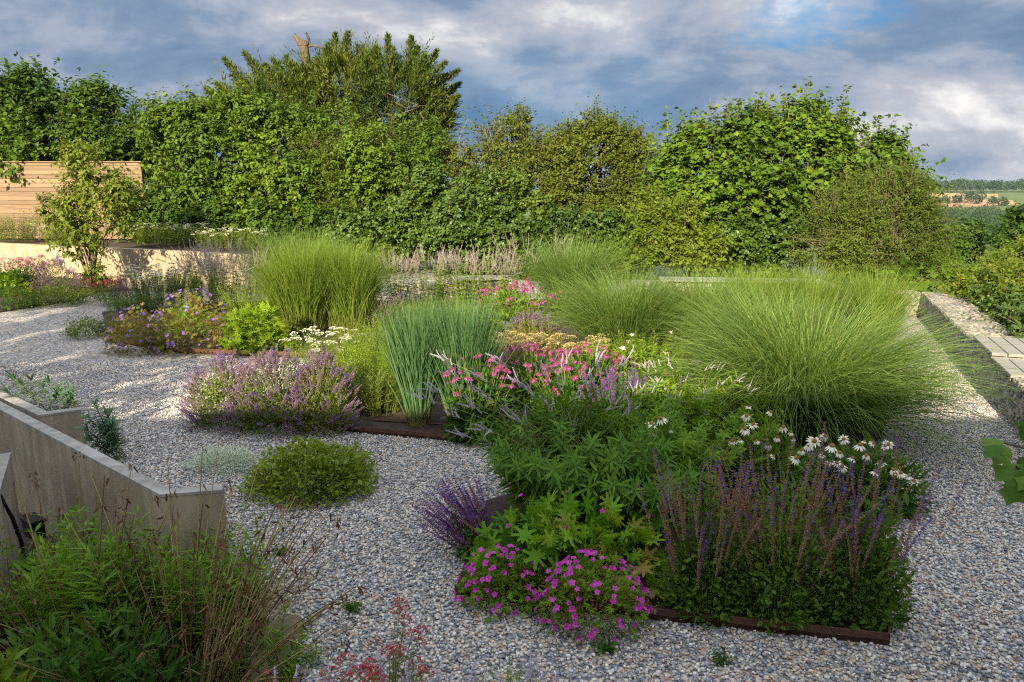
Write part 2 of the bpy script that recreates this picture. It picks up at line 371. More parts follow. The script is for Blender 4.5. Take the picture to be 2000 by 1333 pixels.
# the raised bank behind the retaining wall
concrete = concrete_mat('concrete', (.33, .285, .205), (.225, .19, .135)); concrete_w = concrete_mat('concrete_warm', (.36, .295, .20), (.25, .20, .135))
cap = concrete_mat('concrete_top', (.30, .295, .28), (.20, .195, .18))
rw = [G(-260, 466, .9), G(-60, 473, .9), G(170, 483, .9), G(330, 490, .9), G(470, 498, .9), G(560, 506, .9)]
mb = MB(); prism(mb, [p[:2] + np.array([0, .1]) for p in rw] + [(-6, 26), (-30, 27)], -.03, .86); tag(mb.build('raised_bank', soil), kind='structure')
mb = MB(); prism(mb, offset_strip(rw, .2), -.03, .9); tag(mb.build('retaining_wall', concrete_w), 'long pale concrete retaining wall curving under the timber fence', 'wall')
lw = [G(150, 541, .28), G(230, 543, .28), G(330, 549, .28)]
mb = MB(); prism(mb, offset_strip(lw, .2), -.03, .28); tag(mb.build('garden_wall', concrete_w), 'low pale concrete kerb wall behind the small multi-stemmed tree', 'wall')
# zigzag concrete walls at the front left
def conc_wall(line, z, t, label, name='garden_wall'):
    r = thing(name, label, 'wall', (line[0][0], line[0][1], 0)); poly = offset_strip(line, t)
    mb = MB(); prism(mb, poly, -.7, z - .02); mb.build('wall_body', concrete, r)
    c = np.mean(poly, 0); mb = MB(); prism(mb, [np.array(p) + norm(np.array(p) - c) * .004 for p in poly], z - .02, z); mb.build('coping', cap, r); return r
conc_wall([G(-130, 731, .5), G(312, 966, .5), G(433, 957, .5)], .5, .10, 'large concrete wall with a stepped end beside the black box')
conc_wall([G(-130, 714, .46), G(75, 811, .46), G(158, 800, .46)], .46, .10, 'small concrete wall with spiky green plants standing behind it')
e0, e1 = G(21, 884, .48), G(-50, 1130, .48); conc_wall([e1, e0], .48, .3, 'narrow concrete wall at the left edge with a cable running over it')
# boulders holding the planting at the front left
stone = plain('boulder_stone', (.20, .16, .11), .95, col2=(.085, .075, .045), nscale=5, bump=1., bscale=18)
def boulder(px, py, Y, r, seed, label):
    V, Fc = ico(3); V = V * (1 + .16 * wob(V, seed, 2.)[:, None] + .05 * wob(V, seed + 4, 7.)[:, None]) * r
    mb = MB(); mb.add(V + P(px, py, Y), Fc); tag(mb.build('boulder', stone, None, True), label, 'boulder', 'boulders edging the gravel')
boulder(455, 1205, 4.75, (.20, .30, .20), 1, 'weathered brown boulder below the end of the concrete wall')
boulder(552, 1290, 4.05, (.20, .32, .2), 2, 'mossy brown boulder at the bottom edge beside the gravel')
# steel edging of the beds
corten = plain('rusty_steel', (.10, .045, .028), .8, col2=(.05, .024, .018), nscale=20, bump=.4)
def edging(line, label, h=.085, close=False):
    mb = MB(); prism(mb, offset_strip(line, .012), -.02, h); tag(mb.build('steel_edging', corten), label, 'edging', 'rusty steel strips edging the beds')
edging(bedC[:5], 'rusty steel edging with its corner in front of the pink-brown salvia', .075)
edging(bedB[:4], 'rusty steel edging below the blue-green upright grass', .075)
edging(bedA[:4], 'rusty steel edging below the purple cranesbill and bright green leaves', .09)
mb = MB(); a, b = G(730, 829), G(880, 838); tubes(mb, [a + Z3 * .05, b + Z3 * .05], .012, .012, 5)
tag(mb.build('steel_bar', corten), 'thin rusty bar lying on the soil before the blue-green grass', 'bar')

# ------------------------------------------------------------------ gabions, benches, fence
stone_st = [(0, (.21, .19, .15)), (.2, (.15, .145, .135)), (.4, (.28, .255, .21)), (.55, (.11, .11, .11)), (.7, (.20, .175, .13)), (.85, (.32, .30, .26))]
gab = pebble_mat('gabion_stone', stone_st, .85); wire = plain('wire', (.30, .30, .29), .4, metal=.7); dark = plain('gabion_core', (.10, .095, .085), .95)
wood = plain('silver_timber', (.24, .235, .215), .75, col2=(.17, .165, .15), nscale=3, stretch=(1, 14, 14), bump=.3)
def gabion(a, b, w, h, label, seed):
    """stone-filled wire basket wall; a-b is its visible front foot, w goes to the left of a->b"""
    a, b = np.array(a[:2]), np.array(b[:2]); L = np.linalg.norm(b - a); d = (b - a) / L; n = np.array([-d[1], d[0]]); rg = np.random.default_rng(seed)
    r = thing('gabion_wall', label, 'wall', (*a, 0), 'stone filled gabion walls')
    def W3(s, t, z): return np.stack([a[0] + d[0] * s + n[0] * t, a[1] + d[1] * s + n[1] * t, z + 0 * s], -1)
    mb = MB(); prism(mb, [a + n * .05, b + n * .05, b + n * (w - .05), a + n * (w - .05)], 0, h - .05); mb.build('stone_core', dark, r)
    mb = MB(); k = int(L / .072)
    def face(S, Tt, Zc, nrm):
        m = len(S); s = .052 + .022 * rg.random(m); Pn = W3(S + rg.normal(size=m) * .015, Tt, Zc)
        D = norm(rg.normal(size=(m, 3)) * .5 + np.array([d[0], d[1], 0])); V, Fc = TPL['ico1']
        inst(mb, 'ico1', Pn, D, np.broadcast_to(nrm, (m, 3)) + rg.normal(size=(m, 3)) * .35, s * (.9 + .7 * rg.random(m)), s * .95, 0, rg.random(m), Hh=s * .8)
    kz = max(3, int(h / .066)); S, Zc = np.meshgrid((np.arange(k) + .5) * L / k, (np.arange(kz) + .5) * h / kz)
    for tt, sg in ((.045, -1), (w - .045, 1)): face(S.ravel() + .02 * (np.arange(S.size) // k % 2), np.full(S.size, tt), Zc.ravel(), np.array([sg * n[0], sg * n[1], 0]))
    kt = max(3, int(w / .09)); S, Tt = np.meshgrid((np.arange(k) + .5) * L / k, (np.arange(kt) + .5) * w / kt); face(S.ravel(), Tt.ravel(), np.full(S.size, h - .04), Z3)
    for ss in (.04, L - .04):
        Tt, Zc = np.meshgrid((np.arange(kt) + .5) * w / kt, (np.arange(kz) + .5) * h / kz); face(np.full(Tt.size, ss), Tt.ravel(), Zc.ravel(), np.array([*d, 0]))
    for v in mb.v: v += .008 * np.random.default_rng(3).normal(size=v.shape)
    for i_, v in enumerate(mb.v):
        q = v[:, :2] - a; s_, t_ = q @ d, q @ n; s2, t2 = np.clip(s_, -.01, L + .01), np.clip(t_, -.012, w + .012); mb.v[i_] = np.concatenate([v[:, :2] + (s2 - s_)[:, None] * d + (t2 - t_)[:, None] * n, np.minimum(v[:, 2:], h + .008)], 1)
    mb.build('stones', gab, r)
    mb = MB(); rr = .0022
    for s in np.arange(0, L + .01, .075): tubes(mb, W3(np.array([s] * 4), np.array([0, 0, w, w]), np.array([0, h, h, 0])), rr, rr, 3)
    for z in np.arange(.0, h + .01, .075): tubes(mb, W3(np.array([0., L]), np.zeros(2), np.array([z, z])), rr, rr, 3); tubes(mb, W3(np.array([0., L]), np.full(2, w), np.array([z, z])), rr, rr, 3)
    for t in np.arange(0, w + .01, .075): tubes(mb, W3(np.array([0., L]), np.array([t, t]), np.array([h, h])), rr, rr, 3)
    mb.build('wire_mesh', wire, r); return a, d, n
def bench(a, d, n, s0, s1, w, h, label, boards=4, across=True, over=.05):
    c = a + d * (s0 + s1) / 2 + n * w / 2; r = thing('timber_bench', label, 'bench', (*c, h), 'timber benches on the gabion walls'); rot = math.atan2(d[1], d[0])
    for s in (s0 + .08, s1 - .08):
        mb = MB(); p = a + d * s + n * w / 2; box(mb, (*p, h + .004), (.07, w + over, .04), rot); mb.build('bearer', wood, r)
    for i in range(boards):
        mb = MB(); t = (i + .5) / boards * (w + over * 1.6) - over * .8; p = a + d * (s0 + s1) / 2 + n * t
        box(mb, (*p, h + .046), (s1 - s0, (w + over * 1.6) / boards - .014, .035), rot, bev=.004, var=i * .2); mb.build('board', wood, r)
gn, gf = G(1996, 855), G(1796, 620)
dr = norm(gn - gf); g_near = gn + dr * 3.2
a, d, n = gabion(gf, g_near, .62, .5, 'long gabion wall running down the right side with a timber bench on top', 1)
Lb = float(np.dot(G(1912, 668, .5)[:2] - a, d))
bench(a, d, n, Lb, Lb + 1.15, .62, .5, 'pale slatted timber bench on the right-hand gabion, farther boards', 4)
bench(a, d, n, Lb + 1.19, Lb + 2.1, .62, .45, 'pale slatted timber bench set lower on the right-hand gabion, nearer boards', 4)
p0 = gf + np.array([.12, .62, 0]); gabion(p0 - np.array([1.05, .55, 0]), p0 - np.array([0, .57, 0]), .6, .45, 'short sunlit gabion wall closing the far end of the right path', 2)
gA, gB = P(1235, 560, 16.7), P(1640, 560, 16.2); a2 = gabion(gA, gB, .55, .46, 'gabion wall hidden behind the tall grass plumes', 3)
bench(a2[0], a2[1], a2[2], .6, 4.1, .55, .46, 'pale timber bench showing through tips of the grasses', 3)
gabion(P(1668, 600, 13.9), P(1646, 560, 16.0), .5, .46, 'gabion wall end showing white stone beside the grasses', 4)
gC, gD = P(770, 580, 16.6), P(1000, 580, 17.0); a3 = gabion(gC, gD, .6, .45, 'sunlit gabion wall behind the pale lilac flower spires', 5)
bench(a3[0], a3[1], a3[2], 1.3, 2.6, .6, .45, 'bleached timber bench in front of the ivy hedge', 4)
cedar = None
def cedar_mat():
    m, t, o = newmat('cedar'); p = t.n('ShaderNodeBsdfPrincipled', i_Roughness=.7); a = t.n('ShaderNodeAttribute', attribute_name='var')
    r = t.ramp([(0, (.135, .085, .045)), (.5, (.185, .122, .066)), (1, (.23, .158, .09))]); t.l(a, r, 2); tc = t.n('ShaderNodeTexCoord')
    mp = t.n('ShaderNodeMapping'); mp.inputs[3].default_value = (1.2, 1.2, 22); t.l(tc, mp, 3); nz = t.n('ShaderNodeTexNoise', i_Scale=2., i_Detail=6.); t.l(mp, nz)
    r2 = t.ramp([(.3, (.7, .68, .66)), (.7, (1.1, 1.1, 1.1))]); t.l(nz, r2); t.nt.links.new(t.mix(1., r.outputs[0], r2.outputs[0], 'MULTIPLY'), p.inputs[0]); t.l(p, o); return m
fa, fb = P(-150, 380, 24.2), P(281, 380, 24.0); ftop = P(281, 315, 24.)[2]
fence = thing('timber_fence', 'honey coloured timber fence of horizontal boards below the broadleaf trees', 'fence', (fa[0], fa[1], .86))
mb = MB(); Lf = np.linalg.norm((fb - fa)[:2]); rot = math.atan2(fb[1] - fa[1], fb[0] - fa[0]); z = .9; i = 0; rg = np.random.default_rng(8)
while z < ftop - .05:
    for k in range(3):
        c = fa + (fb - fa) * (k + .5) / 3; box(mb, (c[0], c[1], z), (Lf / 3 - .004, .022, .122), rot, var=rg.random(), bev=.003)
    z += .131; i += 1
mb.build('slat_panel', cedar_mat(), fence)
for k in range(5):
    mb = MB(); c = fa + (fb - fa) * (k / 4 * .985 + .01); box(mb, (c[0], c[1] + .075, .86), (.09, .09, ftop - .9), rot, var=.2); mb.build('post', cedar_mat() if k == 0 else bpy.data.materials['cedar'], fence)
mb = MB(); c = (fa + fb) / 2; box(mb, (c[0], c[1] + .02, ftop - .035), (Lf + .06, .16, .03), rot, var=.6); mb.build('capping', bpy.data.materials['cedar'], fence)
# black box and cable by the concrete walls
blk = plain('black_plastic', (.012, .012, .013), .45, var=.3)
wA, wB = G(-130, 731, .5), G(312, 966, .5); k_ = (66 - 1000) / F * 1.01; tt_ = (k_ * wA[1] - wA[0]) / ((wB - wA)[0] - k_ * (wB - wA)[1]); c = wA + tt_ * (wB - wA); c = P(66, 1030, c[1] - .09); bx = thing('electrical_box', 'black electrical box fixed low on the concrete wall', 'box', c); mb = MB(); box(mb, c - Z3 * .08, (.2, .1, .14), -.65, bev=.01); mb.build('box_body', blk, bx)
mb = MB(); box(mb, c + Z3 * .062, (.225, .125, .03), -.65, bev=.008); mb.build('lid', blk, bx)
mb = MB(); pts = np.array([P(-60, 930, 5.0), P(0, 968, 5.1), P(24, 1012, 5.2), P(42, 1060, 5.3), P(52, 1130, 5.3)]); tubes(mb, pts, .014, .014, 6); tag(mb.build('cable', blk), 'thick black cable hanging beside the narrow concrete wall', 'cable')
steel = plain('foil', (.5, .5, .5), .25, metal=1., bump=1., bscale=40)
mb = MB(); V, Fc = ico(2); mb.add(V * (.05, .05, .09) * (1 + .2 * wob(V, 3, 4.)[:, None]) + P(66, 1078, 6.3), Fc); tag(mb.build('foil_wrap', steel), 'crumpled silver foil wrap below the black electrical box', 'foil')
# ------------------------------------------------------------------ trees
bark = plain('bark', (.16, .12, .08), .95, col2=(.07, .055, .04), nscale=6, stretch=(4, 4, 1), bump=.8, bscale=20)
def crown(mb, blobs, n, tl, k, tpl, L, Wd, seed, up=.5, droop=.3, gap=.16, gs=1., rough=.28, twig=.004, taper=0., inner=.5, curl=.6, along=.55):
    """leafy twigs spread through a set of ellipsoids (centre, radii)"""
    rg = np.random.default_rng(seed); c = np.array([b[0] for b in blobs]); r = np.array([b[1] for b in blobs])
    w = r[:, 0] * r[:, 2] + r[:, 0] * r[:, 1]; m = int(n * 2.6); bi = rg.choice(len(blobs), m, p=w / w.sum())
    d = rdir(rg, m); rf = (1 - inner * rg.random(m) ** 1.8) * (1 + rough * wob(d * 2.4 + bi[:, None], seed, 1.3))
    p = c[bi] + d * r[bi] * rf[:, None]
    keep = (d[:, 1] < .35) | (rg.random(m) < .45)
    keep &= (wob(p, seed + 1, 1.9 * gs) > gap) | (rg.random(m) < .15)
    for j in range(len(blobs)):
        q = np.linalg.norm((p - c[j]) / r[j], axis=1); keep &= (bi == j) | (q > .72) | (rg.random(m) < .12)
    p, d = p[keep][:n], d[keep][:n]; m = len(p)
    ax = norm(d * .9 + Z3 * up + rg.normal(size=(m, 3)) * .45); ln = tl * (.55 + .6 * rg.random(m) + .9 * (rg.random(m) < .12))
    if twig:
        sg = np.linspace(-.3, 1, 4); pts = p[:, None] + ax[:, None] * (sg[None] * ln[:, None])[..., None] - Z3 * (droop * .25 * (np.maximum(sg, 0)[None] ** 2) * ln[:, None])[..., None]
        sel = rg.random(m) < .6; tubes(mb, pts[sel], twig, twig * .4, 3, 1)
    t = (np.arange(k) + rg.random((m, k))) / k
    lp = p[:, None] + ax[:, None] * (t * ln[:, None])[..., None] - Z3 * (droop * .25 * t ** 2 * ln[:, None])[..., None]
    hz = norm(np.cross(ax, Z3) + 1e-5); sd = np.where(np.arange(k) % 2, 1., -1.)[None]; ang = rg.normal(size=(m, k)) * .9
    bn = np.cross(ax, hz)
    side = hz[:, None] * (sd * np.cos(ang))[..., None] + bn[:, None] * np.sin(ang)[..., None]
    D = side + ax[:, None] * along - Z3 * droop + rg.normal(size=(m, k, 3)) * .25
    N = Z3 * .9 + d[:, None] * curl + rg.normal(size=(m, k, 3)) * .4
    sz = (.45 + .85 * rg.random((m, k))) * (1 - taper * t)
    lv = np.clip(np.repeat(.5 + .3 * wob(p, seed + 7, .8), k) + rg.normal(size=m * k) * .16, 0, 1)
    lp = lp + side * (L * .1)
    inst(mb, tpl, lp.reshape(-1, 3), D.reshape(-1, 3), N.reshape(-1, 3), (L * sz).ravel(), (Wd * sz).ravel(), 0, lv)
def clumpify(blobs, seed, k=11, s=.78):
    rg = np.random.default_rng(seed + 500); o = []
    for c, r in blobs:
        o.append((c, r * s))
        for i in range(k):
            d = rdir(rg, 1)[0]; d[1] = -abs(d[1]) if rg.random() < .75 else d[1]; d[2] = d[2] if d[2] > -.5 else -d[2]; q = .24 + .3 * rg.random() ** 1.5; o.append((c + d * r * (s * 1.0 - q * .12), r * q * np.array([1.1, 1.1, .95])))
    return o
def limb_tree(mb, foot, blobs, r, seed, per=5, stems=1, mat=0, tw=.25):
    rg = np.random.default_rng(seed + 99); foot = np.array(foot)
    for s in range(stems):
        f = foot + np.array([rg.normal() * .12 * (stems > 1), rg.normal() * .1 * (stems > 1), 0])
        for c, rr in blobs:
            c = np.array(c); t = np.linspace(0, 1, 6)[:, None]; mid = f + (c - f) * np.array([.25, .25, .6])
            pts = f * (1 - t) ** 2 + 2 * mid * t * (1 - t) + c * t ** 2 + rg.normal(size=(6, 3)) * .05 * np.array([0, 1, 1, 1, 1, 1])[:, None]
            tubes(mb, pts, r, r * .35, 6, mat)
            for j in range(per):
                dd = rdir(rg, 1)[0]; dd[2] = abs(dd[2]) * .8; e = c + dd * np.array(rr) * .92; st = pts[3 + j % 3]; tt = np.linspace(0, 1, 4)[:, None]
                tubes(mb, st + (e - st) * tt + Z3 * (np.sin(tt * pi) * .12), r * .35, r * .08, 4, mat)
def pb(px, py, rpx, Y, fy=.8, rpz=None):
    k = Y / F; return (P(px, py, Y), np.array([rpx * k, rpx * k * fy, (rpz or rpx) * k]))
def tree(name, label, cat, group, foot, blobs, mat, tr=.07, per=5, stems=1, shoots=None, tm=None, **kw):
    r = thing(name, label, cat, foot, group)
    mb = MB(); limb_tree(mb, foot, blobs, tr, kw['seed'], per, stems); mb.build('trunk', bark, r, True)
    mb = MB(); crown(mb, clumpify(blobs, kw['seed']), **kw)
    if shoots: shoots(mb)
    mb.build('crown', [mat, tm or bark], r); return r
def top_shoots(px, Y, ln, k, tpl, L, Wd, seed):
    """single upright shoots standing out of the top of a crown: px = [(x, y)]"""
    def f(mb):
        rg = np.random.default_rng(seed)
        for x, y in px:
            tip = P(x, y, Y); ax = norm(np.array([rg.normal() * .22, rg.normal() * .2, 1.])); b = tip - ax * ln
            tubes(mb, np.linspace(b, tip, 4), .016, .005, 3, 1); t = rg.random(k) ** .7; a = rg.random(k) * 2 * pi
            D = np.stack([np.cos(a), np.sin(a), .35 - .3 * rg.random(k)], 1); lp = b + ax * (t * ln)[:, None] + D * L * .15
            inst(mb, tpl, lp, D, Z3 * .8 + rg.normal(size=(k, 3)) * .5 - np.array([0, .3, 0]), L * (.6 + .5 * rg.random(k)), Wd * (.6 + .5 * rg.random(k)), 0, rg.random(k))
    return f
m_lime = leafmat('lime_leaf', [(.03, .062, .009), (.055, .098, .011), (.105, .15, .015)], .3)
m_dkbroad = leafmat('broad_leaf', [(.02, .048, .009), (.038, .076, .011), (.07, .115, .014)], .3)
m_haw = leafmat('hawthorn_leaf', [(.035, .055, .009), (.06, .085, .010), (.10, .11, .016)], .3)
m_ivy = leafmat('ivy_leaf', [(.02, .045, .009), (.038, .075, .010), (.08, .11, .014)], trans=.25, rough=.42, spec=.35)
m_syc = leafmat('sycamore_leaf', [(.025, .058, .009), (.05, .098, .010), (.11, .16, .014)], .3)
m_con = leafmat('conifer_leaf', [(.016, .038, .010), (.05, .075, .010), (.11, .10, .014)], trans=.15)
m_olive = leafmat('olive_leaf', [(.033, .058, .011), (.056, .092, .013), (.09, .122, .022)])
m_gold = leafmat('golden_leaf', [(.045, .082, .010), (.075, .12, .013), (.125, .155, .02)])
g1 = 'broadleaf trees above the timber fence'
tree('broadleaf_tree', 'tallest dark broadleaf tree at the left edge, overhanging the fence boards', 'tree', g1, P(40, 440, 27), [pb(20, 235, 72, 26), pb(65, 205, 46, 26.5), pb(30, 300, 62, 25), pb(60, 158, 20, 26.5), pb(-40, 230, 70, 26), pb(90, 265, 55, 25.5), pb(-20, 320, 60, 27), pb(80, 350, 60, 27)],
     m_dkbroad, .12, seed=11, n=2600, tl=.6, k=16, tpl='ovate', L=.17, Wd=.11, shoots=top_shoots([(55, 104), (78, 135), (40, 130), (10, 160), (25, 155), (70, 118)], 26.5, .8, 18, 'ovate', .16, .1, 1))
tree('broadleaf_tree', 'middle broadleaf tree above the timber fence with upright tips', 'tree', g1, P(200, 440, 28), [pb(195, 248, 56, 27), pb(150, 262, 50, 26.5), pb(212, 212, 28, 27), pb(170, 300, 60, 26), pb(240, 270, 50, 27), pb(200, 360, 66, 28)],
     m_dkbroad, .1, seed=12, n=2100, tl=.6, k=16, tpl='ovate', L=.16, Wd=.10, shoots=top_shoots([(200, 155), (158, 185), (235, 180), (180, 178), (212, 168), (130, 190)], 27, .8, 16, 'ovate', .15, .1, 2))
tree('broadleaf_tree', 'sparser broadleaf tree filling the dip between the fence end and the conifer', 'tree', g1, P(300, 440, 28), [pb(285, 262, 42, 28), pb(310, 250, 30, 28.5), pb(270, 320, 50, 27.5), pb(315, 340, 50, 28), pb(290, 410, 60, 28)],
     m_dkbroad, .09, seed=13, n=1400, tl=.6, k=14, tpl='ovate', L=.15, Wd=.09, shoots=top_shoots([(265, 195), (290, 205), (320, 212), (330, 235)], 28, .7, 14, 'ovate', .14, .09, 3))
g2 = 'bright green trees before the conifer'
tree('leafy_tree', 'bright yellow-green tree beside the fence end, its leaves lit by the sun', 'tree', g2, P(390, 450, 24.5), [pb(370, 275, 62, 24.5), pb(400, 240, 42, 25), pb(350, 330, 48, 24), pb(420, 320, 60, 24), pb(370, 400, 56, 23.5), pb(440, 400, 60, 23.5)],
     m_lime, .1, seed=14, n=3000, tl=.55, k=18, tpl='ovate', L=.125, Wd=.09, droop=.6, shoots=top_shoots([(345, 205), (375, 195), (395, 190), (330, 240), (360, 210), (410, 200), (315, 262), (385, 205)], 24.5, .7, 16, 'ovate', .13, .09, 4))
tree('leafy_tree', 'broad leafy green tree under the left side of the conifer', 'tree', g2, P(530, 460, 24), [pb(490, 260, 60, 25), pb(540, 290, 70, 24.5), pb(500, 350, 66, 24), pb(570, 370, 60, 23.5), pb(520, 430, 64, 23.5), pb(600, 300, 60, 25), pb(590, 430, 50, 23.5)],
     m_lime, .1, seed=15, n=3300, tl=.55, k=17, tpl='ovate', L=.125, Wd=.085, droop=.6)
tree('leafy_tree', 'green tree below the middle of the conifer with drooping leaf clusters', 'tree', g2, P(740, 470, 24), [pb(720, 330, 62, 24), pb(690, 290, 56, 25), pb(770, 310, 60, 24.5), pb(720, 400, 64, 23.5), pb(660, 380, 56, 24), pb(800, 370, 60, 24), pb(830, 300, 42, 25)],
     m_lime, .1, seed=16, n=3300, tl=.55, k=16, tpl='ovate', L=.115, Wd=.08, droop=.6)
tree('grey_leaved_shrub', 'small-leaved greyish shrub between the two leafy green trees', 'shrub', None, P(640, 480, 23), [pb(640, 380, 44, 23.3), pb(630, 320, 42, 24), pb(645, 440, 46, 23)],
     m_olive, .05, seed=17, n=1500, tl=.4, k=18, tpl='dia', L=.07, Wd=.04)
# cypress with its dead snag
def plume(mb, base, tip, w, seed):
    rg = np.random.default_rng(seed); ax = tip - base; ln = np.linalg.norm(ax); ax = ax / ln; k = max(8, int(ln / .075)); t = np.linspace(.05, 1, k)
    tubes(mb, np.linspace(base, tip, 4), .03, .005, 4, 1); hz = norm(np.cross(ax, rdir(rg, 1)[0]))
    for t_ in t:
        q = base + ax * ln * t_; wl = w * (1 - t_ ** 1.6) * (.65 + .5 * rg.random()) + .04
        for s in range(4):
            an = s * pi / 2 + rg.normal() * .5; sd = hz * cos(an) + np.cross(ax, hz) * sin(an); dd = norm(sd + ax * 1.5 + Z3 * .1)
            kk = 7; tt = np.linspace(.1, 1, kk); pp = q + dd[None] * (wl * tt)[:, None]; D = dd[None] * .8 + ax[None] * .3 + rg.normal(size=(kk, 3)) * .45
            inst(mb, 'dia', pp, D, Z3 + rg.normal(size=(kk, 3)) * .5, .11 + .08 * rg.random(kk), .035 + .015 * rg.random(kk), 0, np.clip(.42 + .22 * rg.normal(size=kk), 0, 1))
def cypress():
    Y = 29.5; foot = P(640, 480, Y); r = thing('conifer_tree', 'large dark cypress conifer with ragged plumed branches along its top', 'tree', foot)
    blobs = [pb(560, 235, 80, Y), pb(650, 200, 68, Y), pb(740, 205, 76, Y), pb(800, 225, 68, Y, .9, 80), pb(480, 225, 50, Y), pb(700, 270, 110, Y + .5), pb(590, 290, 100, Y + .5), pb(805, 290, 62, Y), pb(690, 230, 90, Y - .3), pb(600, 240, 80, Y - .3), pb(780, 240, 80, Y - .3)]
    mb = MB(); limb_tree(mb, foot, blobs, .14, 4, 6); 
    rg = np.random.default_rng(2)
    for i in range(16): a = P(760 + rg.normal() * 26, 235 + rg.normal() * 18, Y - 2.3); tubes(mb, [a, a + rg.normal(size=3) * .3 + (.1, 0, .1), a + rg.normal(size=3) * .5 + (.35, -.2, -.1)], .018, .006, 3)
    mb.build('trunk', bark, r, True)
    mb = MB(); crown(mb, blobs, n=4600, tl=.7, k=26, tpl='dia', L=.26, Wd=.06, along=1.3, seed=21, up=.35, droop=-.1, gap=-.1, rough=.25, taper=.45, curl=.5)
    tips = [(440, 118, 500, 190), (455, 150, 520, 200), (478, 106, 540, 180), (425, 165, 480, 215), (390, 200, 450, 240), (405, 175, 470, 225), (655, 70, 650, 150), (680, 68, 665, 140), (640, 92, 640, 160), (735, 95, 740, 170), (757, 72, 765, 160), (803, 76, 800, 160), (815, 95, 800, 170), (852, 102, 815, 180), (770, 100, 775, 175),
            (868, 125, 800, 190), (893, 140, 810, 200), (896, 165, 810, 215), (894, 190, 810, 230), (884, 225, 800, 250), (888, 205, 810, 240), (878, 245, 800, 262), (560, 115, 590, 190), (535, 120, 570, 190), (700, 95, 705, 165), (620, 118, 640, 175), (520, 130, 560, 190), (575, 128, 600, 185), (830, 112, 800, 180), (870, 150, 800, 200), (886, 178, 800, 222)]
    for i, (x, y, bx_, by) in enumerate(tips):
        rr = np.random.default_rng(i); dY = rr.normal() * .5; plume(mb, P(bx_, by, Y - .3 + dY), P(x, y, Y - .5 + dY), .5, 40 + i)
    mb.build('crown', [m_con, bark], r)
    mb = MB(); sn = plain('dead_wood', (.13, .095, .065), .9, col2=(.05, .038, .026), nscale=5, stretch=(4, 4, 1), bump=.8)
    tubes(mb, [P(600, 160, Y), P(598, 120, Y - .4), P(594, 92, Y - .5), P(588, 82, Y - .5)], .19, .14, 8); tubes(mb, [P(592, 95, Y - .5), P(583, 79, Y - .5), P(575, 70, Y - .5), P(577, 66, Y - .5)], .13, .035, 7); tubes(mb, [P(597, 92, Y - .5), P(612, 89, Y - .5), P(634, 96, Y - .5)], .06, .025, 6)
    V, Fc = ico(2); mb.add(V * (.2, .17, .15) * (1 + .15 * wob(V, 2, 3.)[:, None]) + P(593, 86, Y - .5), Fc); mb.build('dead_snag', sn, r, True)
    # bird perched on the snag
    mb = MB(); fe = plain('bird_feather', (.05, .04, .035), .8); q = P(602, 80, Y - .6)
    V, Fc = ico(2); b = V.copy(); b[:, 0] *= .055 * (1 - .35 * V[:, 2]); b[:, 1] *= .05; b[:, 2] *= .11; b[:, 0] += -b[:, 2] * .35; mb.add(b + q + Z3 * .12, Fc)
    mb.add(V * .04 + q + (-.05, 0, .25), Fc); tubes(mb, [q + (-.085, 0, .25), q + (-.125, 0, .243)], .01, .002, 4); tubes(mb, [q + (.03, 0, .06), q + (.075, .01, -.07)], .025, .018, 4)
    for s in (-.018, .018): tubes(mb, [q + (0, s, .04), q + (0, s, -.02)], .005, .005, 4)
    tag(mb.build('bird', fe, None, True), 'small dark bird perched on the broken conifer snag', 'bird')
cypress()
tree('hawthorn_tree', 'thin open hawthorn with bare-looking branches against the sky', 'tree', None, P(960, 490, 25), [pb(985, 290, 46, 25), pb(950, 260, 30, 25), pb(1020, 260, 32, 25), pb(930, 320, 36, 25), pb(1040, 300, 36, 25), pb(890, 350, 50, 25.2), pb(1060, 340, 46, 25), pb(960, 370, 60, 25), pb(1000, 330, 50, 25.3), pb(860, 320, 34, 25.5)],
     m_haw, .06, 9, seed=22, n=1900, tl=.5, k=13, tpl='dia', L=.10, Wd=.06, gap=.05, rough=.35, twig=.007, shoots=top_shoots([(960, 205), (915, 228), (1012, 212), (1000, 230), (945, 222), (1040, 245), (975, 225), (905, 262), (1070, 262)], 25, 1.1, 16, 'dia', .11, .07, 5))
tree('hawthorn_tree', 'dense rounded olive-green hawthorn in the middle of the hedge line', 'tree', None, P(1170, 500, 24), [pb(1160, 330, 80, 24), pb(1110, 310, 50, 24.5), pb(1210, 320, 60, 24), pb(1240, 370, 50, 23.5), pb(1170, 280, 46, 24.5), pb(1140, 410, 80, 23.5), pb(1060, 360, 55, 24.5), pb(1230, 430, 60, 23)],
     m_haw, .08, seed=23, n=4200, tl=.5, k=17, tpl='dia', L=.10, Wd=.06, gap=-.2, twig=.006, shoots=top_shoots([(1170, 245), (1205, 240), (1130, 250), (1195, 225), (1220, 262), (1105, 262), (1152, 252), (1250, 275), (1185, 232), (1085, 270)], 24.2, .8, 14, 'dia', .10, .06, 6))
